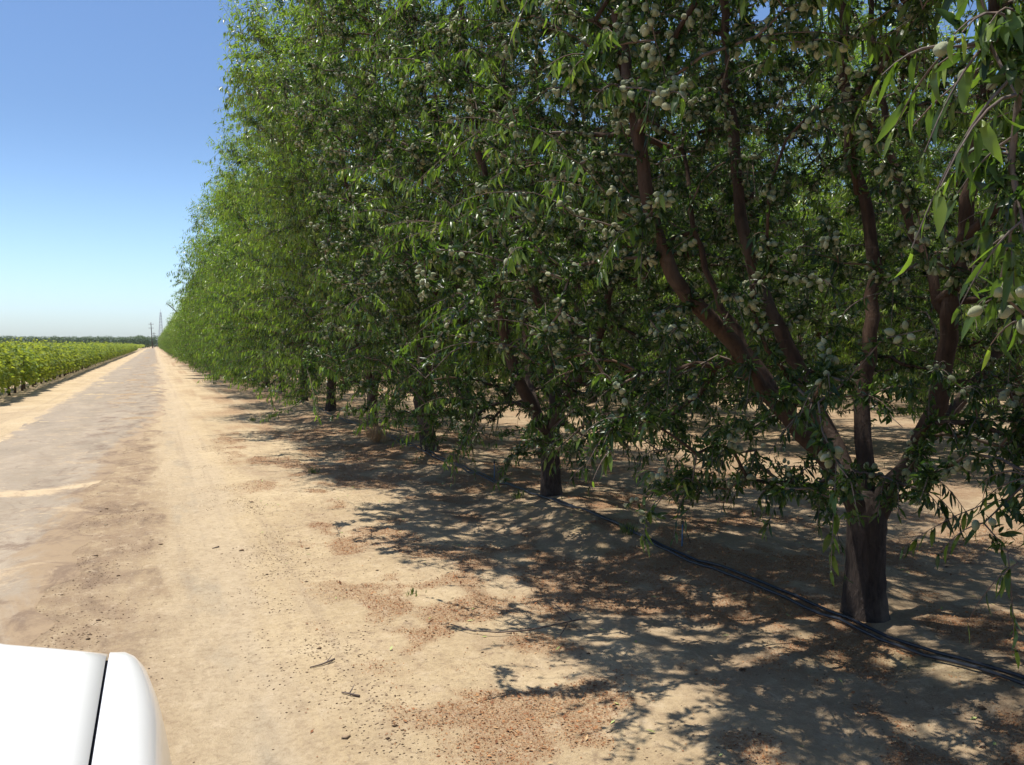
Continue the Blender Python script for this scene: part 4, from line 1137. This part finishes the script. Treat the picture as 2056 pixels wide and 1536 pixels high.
def tower():
    base = at(323.5, 692, 900); h = 1.75 + 65 / FPX * 900
    t = thing('lattice_tower', 'pale steel lattice mast rising over the far end of the tree row', 'tower', (base[0], base[1], 0), .3)
    lg = Tubes(); br = Tubes()
    def w(z): return 1.9 * (1 - z / h) + .45
    zs = np.linspace(0, h, 13)
    for sx, sy_ in ((1, 1), (1, -1), (-1, 1), (-1, -1)):
        one = Tubes(); one.add([(sx * w(z), sy_ * w(z), z) for z in zs], .14, 5)
        link('leg', one.mesh('leg', [M_steel]), t)
    for a, b in zip(zs[:-1], zs[1:]):
        for s in (1, -1):
            br.add([(-w(a), s * w(a), a), (w(b), s * w(b), b)], .07, 4); br.add([(w(a), s * w(a), a), (-w(b), s * w(b), b)], .07, 4)
            br.add([(s * w(a), -w(a), a), (s * w(b), w(b), b)], .07, 4); br.add([(s * w(a), w(a), a), (s * w(b), -w(b), b)], .07, 4)
    link('bracing', br.mesh('bracing', [M_steel]), t)
    link('antenna', polyline_tube('antenna', [(0, 0, h - .2), (0, 0, h + 3)], .1, M_steel, 6), t)
tower()

# ------------------------------------------------------------------ the white pickup truck
def truck():
    XR = 0.048                     # its right side
    Wd = 1.90; XC = XR - Wd / 2
    t = thing('pickup_truck', 'white pickup truck, corner of its hood and fender showing at bottom left', 'truck', (XC, 0, H0))
    YF = 2.11                      # front of the hood at the gap line
    # fender/hood section: half width s (from the centre) -> z ; loft along y
    GAP = 0.80                     # gap line, distance from the centre line
    def lead(s): return YF + 0.17 * (1 - (s / GAP) ** 2)      # the hood's leading edge bows forward
    def top(s, y):
        z = 1.175 - 0.055 * (s / GAP) ** 2 * np.ones_like(y) if np.ndim(y) else 1.175 - 0.055 * (s / GAP) ** 2
        return z - 0.022 * (y - 0.8)
    def front_round(y, edge, R_=0.16):
        u = np.clip((y - (edge - R_)) / R_, 0, 1); return 1 - np.sqrt(np.maximum(1 - u * u, 0))
    # hood
    ns, ny = 33, 26
    S = np.linspace(-(GAP - .002), GAP - .002, ns); V = []
    for s in S:
        e = lead(abs(s)); ys = 0.78 + (e - 0.78) * (1 - (1 - np.linspace(0, 1, ny)) ** 1.8)
        crease = 0.010 * math.exp(-((abs(s) - .52) / .05) ** 2)
        for y in ys:
            V.append((s, y, top(abs(s), y) + crease - 0.10 * float(front_round(y, e + .004, .14))))
    V = np.array(V); i = np.arange(ns - 1)[:, None]; j = np.arange(ny - 1)[None]
    F = np.stack([i * ny + j, (i + 1) * ny + j, (i + 1) * ny + j + 1, i * ny + j + 1], -1).reshape(-1, 4)
    me = mesh_from('hood', V, [F], [M_white], smooth=True); o = link('hood', me, t)
    md = o.modifiers.new('thick', 'SOLIDIFY'); md.thickness = .02; md.offset = -1
    # fenders, cross-section from the gap outward then down
    prof = np.array([(GAP + .003, 0.0), (GAP + .045, -.003), (GAP + .07, -.013), (GAP + .092, -.034), (GAP + .106, -.07), (GAP + .116, -.12), (GAP + .128, -.2), (GAP + .14, -.3), (GAP + .148, -.42), (GAP + .147, -.55)])
    for sg in (1, -1):
        ys = 0.30 + (YF - 0.30) * (1 - (1 - np.linspace(0, 1, 34)) ** 2.2)
        V = []
        for y in ys:
            fr = float(front_round(y, YF, .42)); fz = float(front_round(y, YF + .002, .12))
            for k, (s, dz) in enumerate(prof):
                ss = GAP + .006 + (s - GAP - .006) * (1 - .8 * fr)
                z = top(GAP, y) + dz * (1 - 0.0 * fr) - .10 * fz * (1 if k < 6 else .6)
                # wheel arch cut-out
                if k >= 8:
                    d = abs(y - 1.35)
                    if d < .44: z = max(z, .33 + math.sqrt(max(.44 ** 2 - d * d, 0)) * .95)
                V.append((sg * ss, y, z))
        V = np.array(V); nk = len(prof); i = np.arange(len(ys) - 1)[:, None]; j = np.arange(nk - 1)[None]
        F = np.stack([i * nk + j, (i + 1) * nk + j, (i + 1) * nk + j + 1, i * nk + j + 1], -1).reshape(-1, 4)
        if sg > 0: F = F[:, ::-1]
        link('fender', mesh_from('fender', V, [F], [M_white], smooth=True), t)
        # dark channel below the shut line
        V = []
        for y in np.r_[np.linspace(.4, YF - .2, 6), np.linspace(YF - .16, YF + .004, 6)]:
            z = top(GAP, y) - .014 - .10 * float(front_round(y, YF, .13))
            V += [(sg * (GAP - .02), y, z), (sg * (GAP + .02), y, z)]
        V = np.array(V); F = np.array([[2 * q, 2 * q + 1, 2 * q + 3, 2 * q + 2] for q in range(11)])
        link('shut_line', mesh_from('shut_line', V, [F], [M_gap]), t)
    def box(name, x0, x1, y0, y1, z0, z1, mat, parent=t, bev=.02, taper=None):
        import bmesh
        bm = bmesh.new(); bmesh.ops.create_cube(bm, size=1)
        for v in bm.verts:
            v.co = Vector(((x0 + x1) / 2 + v.co.x * (x1 - x0), (y0 + y1) / 2 + v.co.y * (y1 - y0), (z0 + z1) / 2 + v.co.z * (z1 - z0)))
            if taper and v.co.z > (z0 + z1) / 2: v.co.x *= taper[0]; v.co.y = v.co.y + (taper[1] if v.co.y > (y0 + y1) / 2 else taper[2])
        if bev: bmesh.ops.bevel(bm, geom=bm.edges[:], offset=bev, segments=3, affect='EDGES', profile=.5)
        me_ = bpy.data.meshes.new(name); bm.to_mesh(me_); bm.free(); me_.materials.append(mat)
        return link(name, me_, parent)
    box('nose', -.74, .74, 1.9, YF + .10, .62, 1.03, M_white, bev=.05)
    box('grille', -.52, .52, YF + .09, YF + .125, .70, .96, M_black)
    for z in (.76, .83, .90): box('grille_bar', -.50, .50, YF + .12, YF + .14, z - .012, z + .012, M_chrome, bev=.004)
    for sg in (1, -1): box('headlight', sg * .66 - .11, sg * .66 + .11, YF + .03, YF + .12, .74, .95, M_lens, bev=.03)
    box('bumper', -.88, .88, YF + .02, YF + .2, .42, .62, M_chrome, bev=.04)
    # lower body, doors and cab
    box('chassis', -.78, .78, -3.4, YF, .30, .58, M_black, bev=.02)
    box('cowl', -.85, .85, .55, .80, .62, 1.10, M_white, bev=.03)
    box('cab_body', -.935, .935, -1.9, .56, .42, 1.12, M_white, bev=.05)
    box('cab_roof', -.64, .64, -1.62, -.32, 1.80, 1.86, M_white, bev=.025)
    # glasshouse
    import bmesh
    A = [(-.84, .62, 1.11), (.84, .62, 1.11), (.66, -.30, 1.81), (-.66, -.30, 1.81)]
    def panel(name, pts, mat):
        me_ = mesh_from(name, np.array(pts), [np.array([[0, 1, 2, 3]])], [mat]); o_ = link(name, me_, t)
        m_ = o_.modifiers.new('thick', 'SOLIDIFY'); m_.thickness = .012; return o_
    panel('windshield', A, M_glass)
    for sg in (1, -1):
        panel('side_window', [(sg * .90, .40, 1.12), (sg * .90, -1.85, 1.12), (sg * .66, -1.55, 1.81), (sg * .66, -.34, 1.81)], M_glass)
        tb = Tubes(); tb.add([(sg * .87, .60, 1.10), (sg * .655, -.32, 1.82)], .032, 8); link('pillar', tb.mesh('pillar', [M_white]), t)
        tb = Tubes(); tb.add([(sg * .905, -.75, 1.10), (sg * .665, -.80, 1.82)], .035, 8); link('pillar', tb.mesh('pillar', [M_black]), t)
        d = box('door', sg * .93 - .012, sg * .93 + .018, -.80, .45, .50, 1.08, M_white, bev=.01)
        box('door_handle', sg * .955 - .012, sg * .955 + .012, -.70, -.54, .93, .96, M_black, d, bev=.006)
    panel('rear_window', [(-.84, -1.88, 1.12), (.84, -1.88, 1.12), (.64, -1.62, 1.81), (-.64, -1.62, 1.81)], M_glass)
    for sg in (1, -1): box('bed_side', sg * .90 - .04, sg * .90 + .04, -3.7, -1.92, .50, 1.06, M_white, bev=.02)
    box('bed_floor', -.86, .86, -3.65, -1.93, .60, .66, M_white, bev=.01)
    box('tailgate', -.86, .86, -3.72, -3.66, .55, 1.05, M_white, bev=.015)
    for sx in (1, -1):
        for yy in (1.35, -2.75):
            w = bpy.data.objects.new('wheel', None); COL.objects.link(w); w.parent = t; w.location = (sx * .80, yy, .37)
            tb = Tubes(); tb.add([(-.11, 0, 0), (-.115, 0, 0), (-.09, 0, 0), (.09, 0, 0), (.115, 0, 0), (.11, 0, 0)], [.22, .33, .37, .37, .33, .22], 32)
            link('tyre', tb.mesh('tyre', [M_tyre]), w)
            tb = Tubes(); tb.add([(-.10, 0, 0), (-.118, 0, 0), (.118, 0, 0), (.10, 0, 0)], [.1, .225, .225, .1], 24)
            for q in range(6):
                a = q * math.pi / 3; tb.add([(sx * .112, 0, 0), (sx * .122, math.cos(a) * .2, math.sin(a) * .2)], .022, 6)
            link('rim', tb.mesh('rim', [M_chrome]), w)
truck()

def haze():
    m, nt, out = newmat('pale_air'); q = NT(nt)
    v = q.n('ShaderNodeVolumePrincipled'); v.inputs['Color'].default_value = (0.97, 0.98, 1.0, 1); v.inputs['Density'].default_value = 0.00012
    v.inputs['Anisotropy'].default_value = 0.3
    q.l(v.outputs[0], out.inputs['Volume'])
    x0, x1, y0, y1, z0, z1 = -1505, 1505, -405, 1805, -2, 46
    V = [(x, y, z) for x in (x0, x1) for y in (y0, y1) for z in (z0, z1)]
    F = [[0, 1, 3, 2], [4, 6, 7, 5], [0, 4, 5, 1], [2, 3, 7, 6], [0, 2, 6, 4], [1, 5, 7, 3]]
    tag(link('haze', mesh_from('haze', V, [np.array(F)], [m])), kind='stuff')
haze()
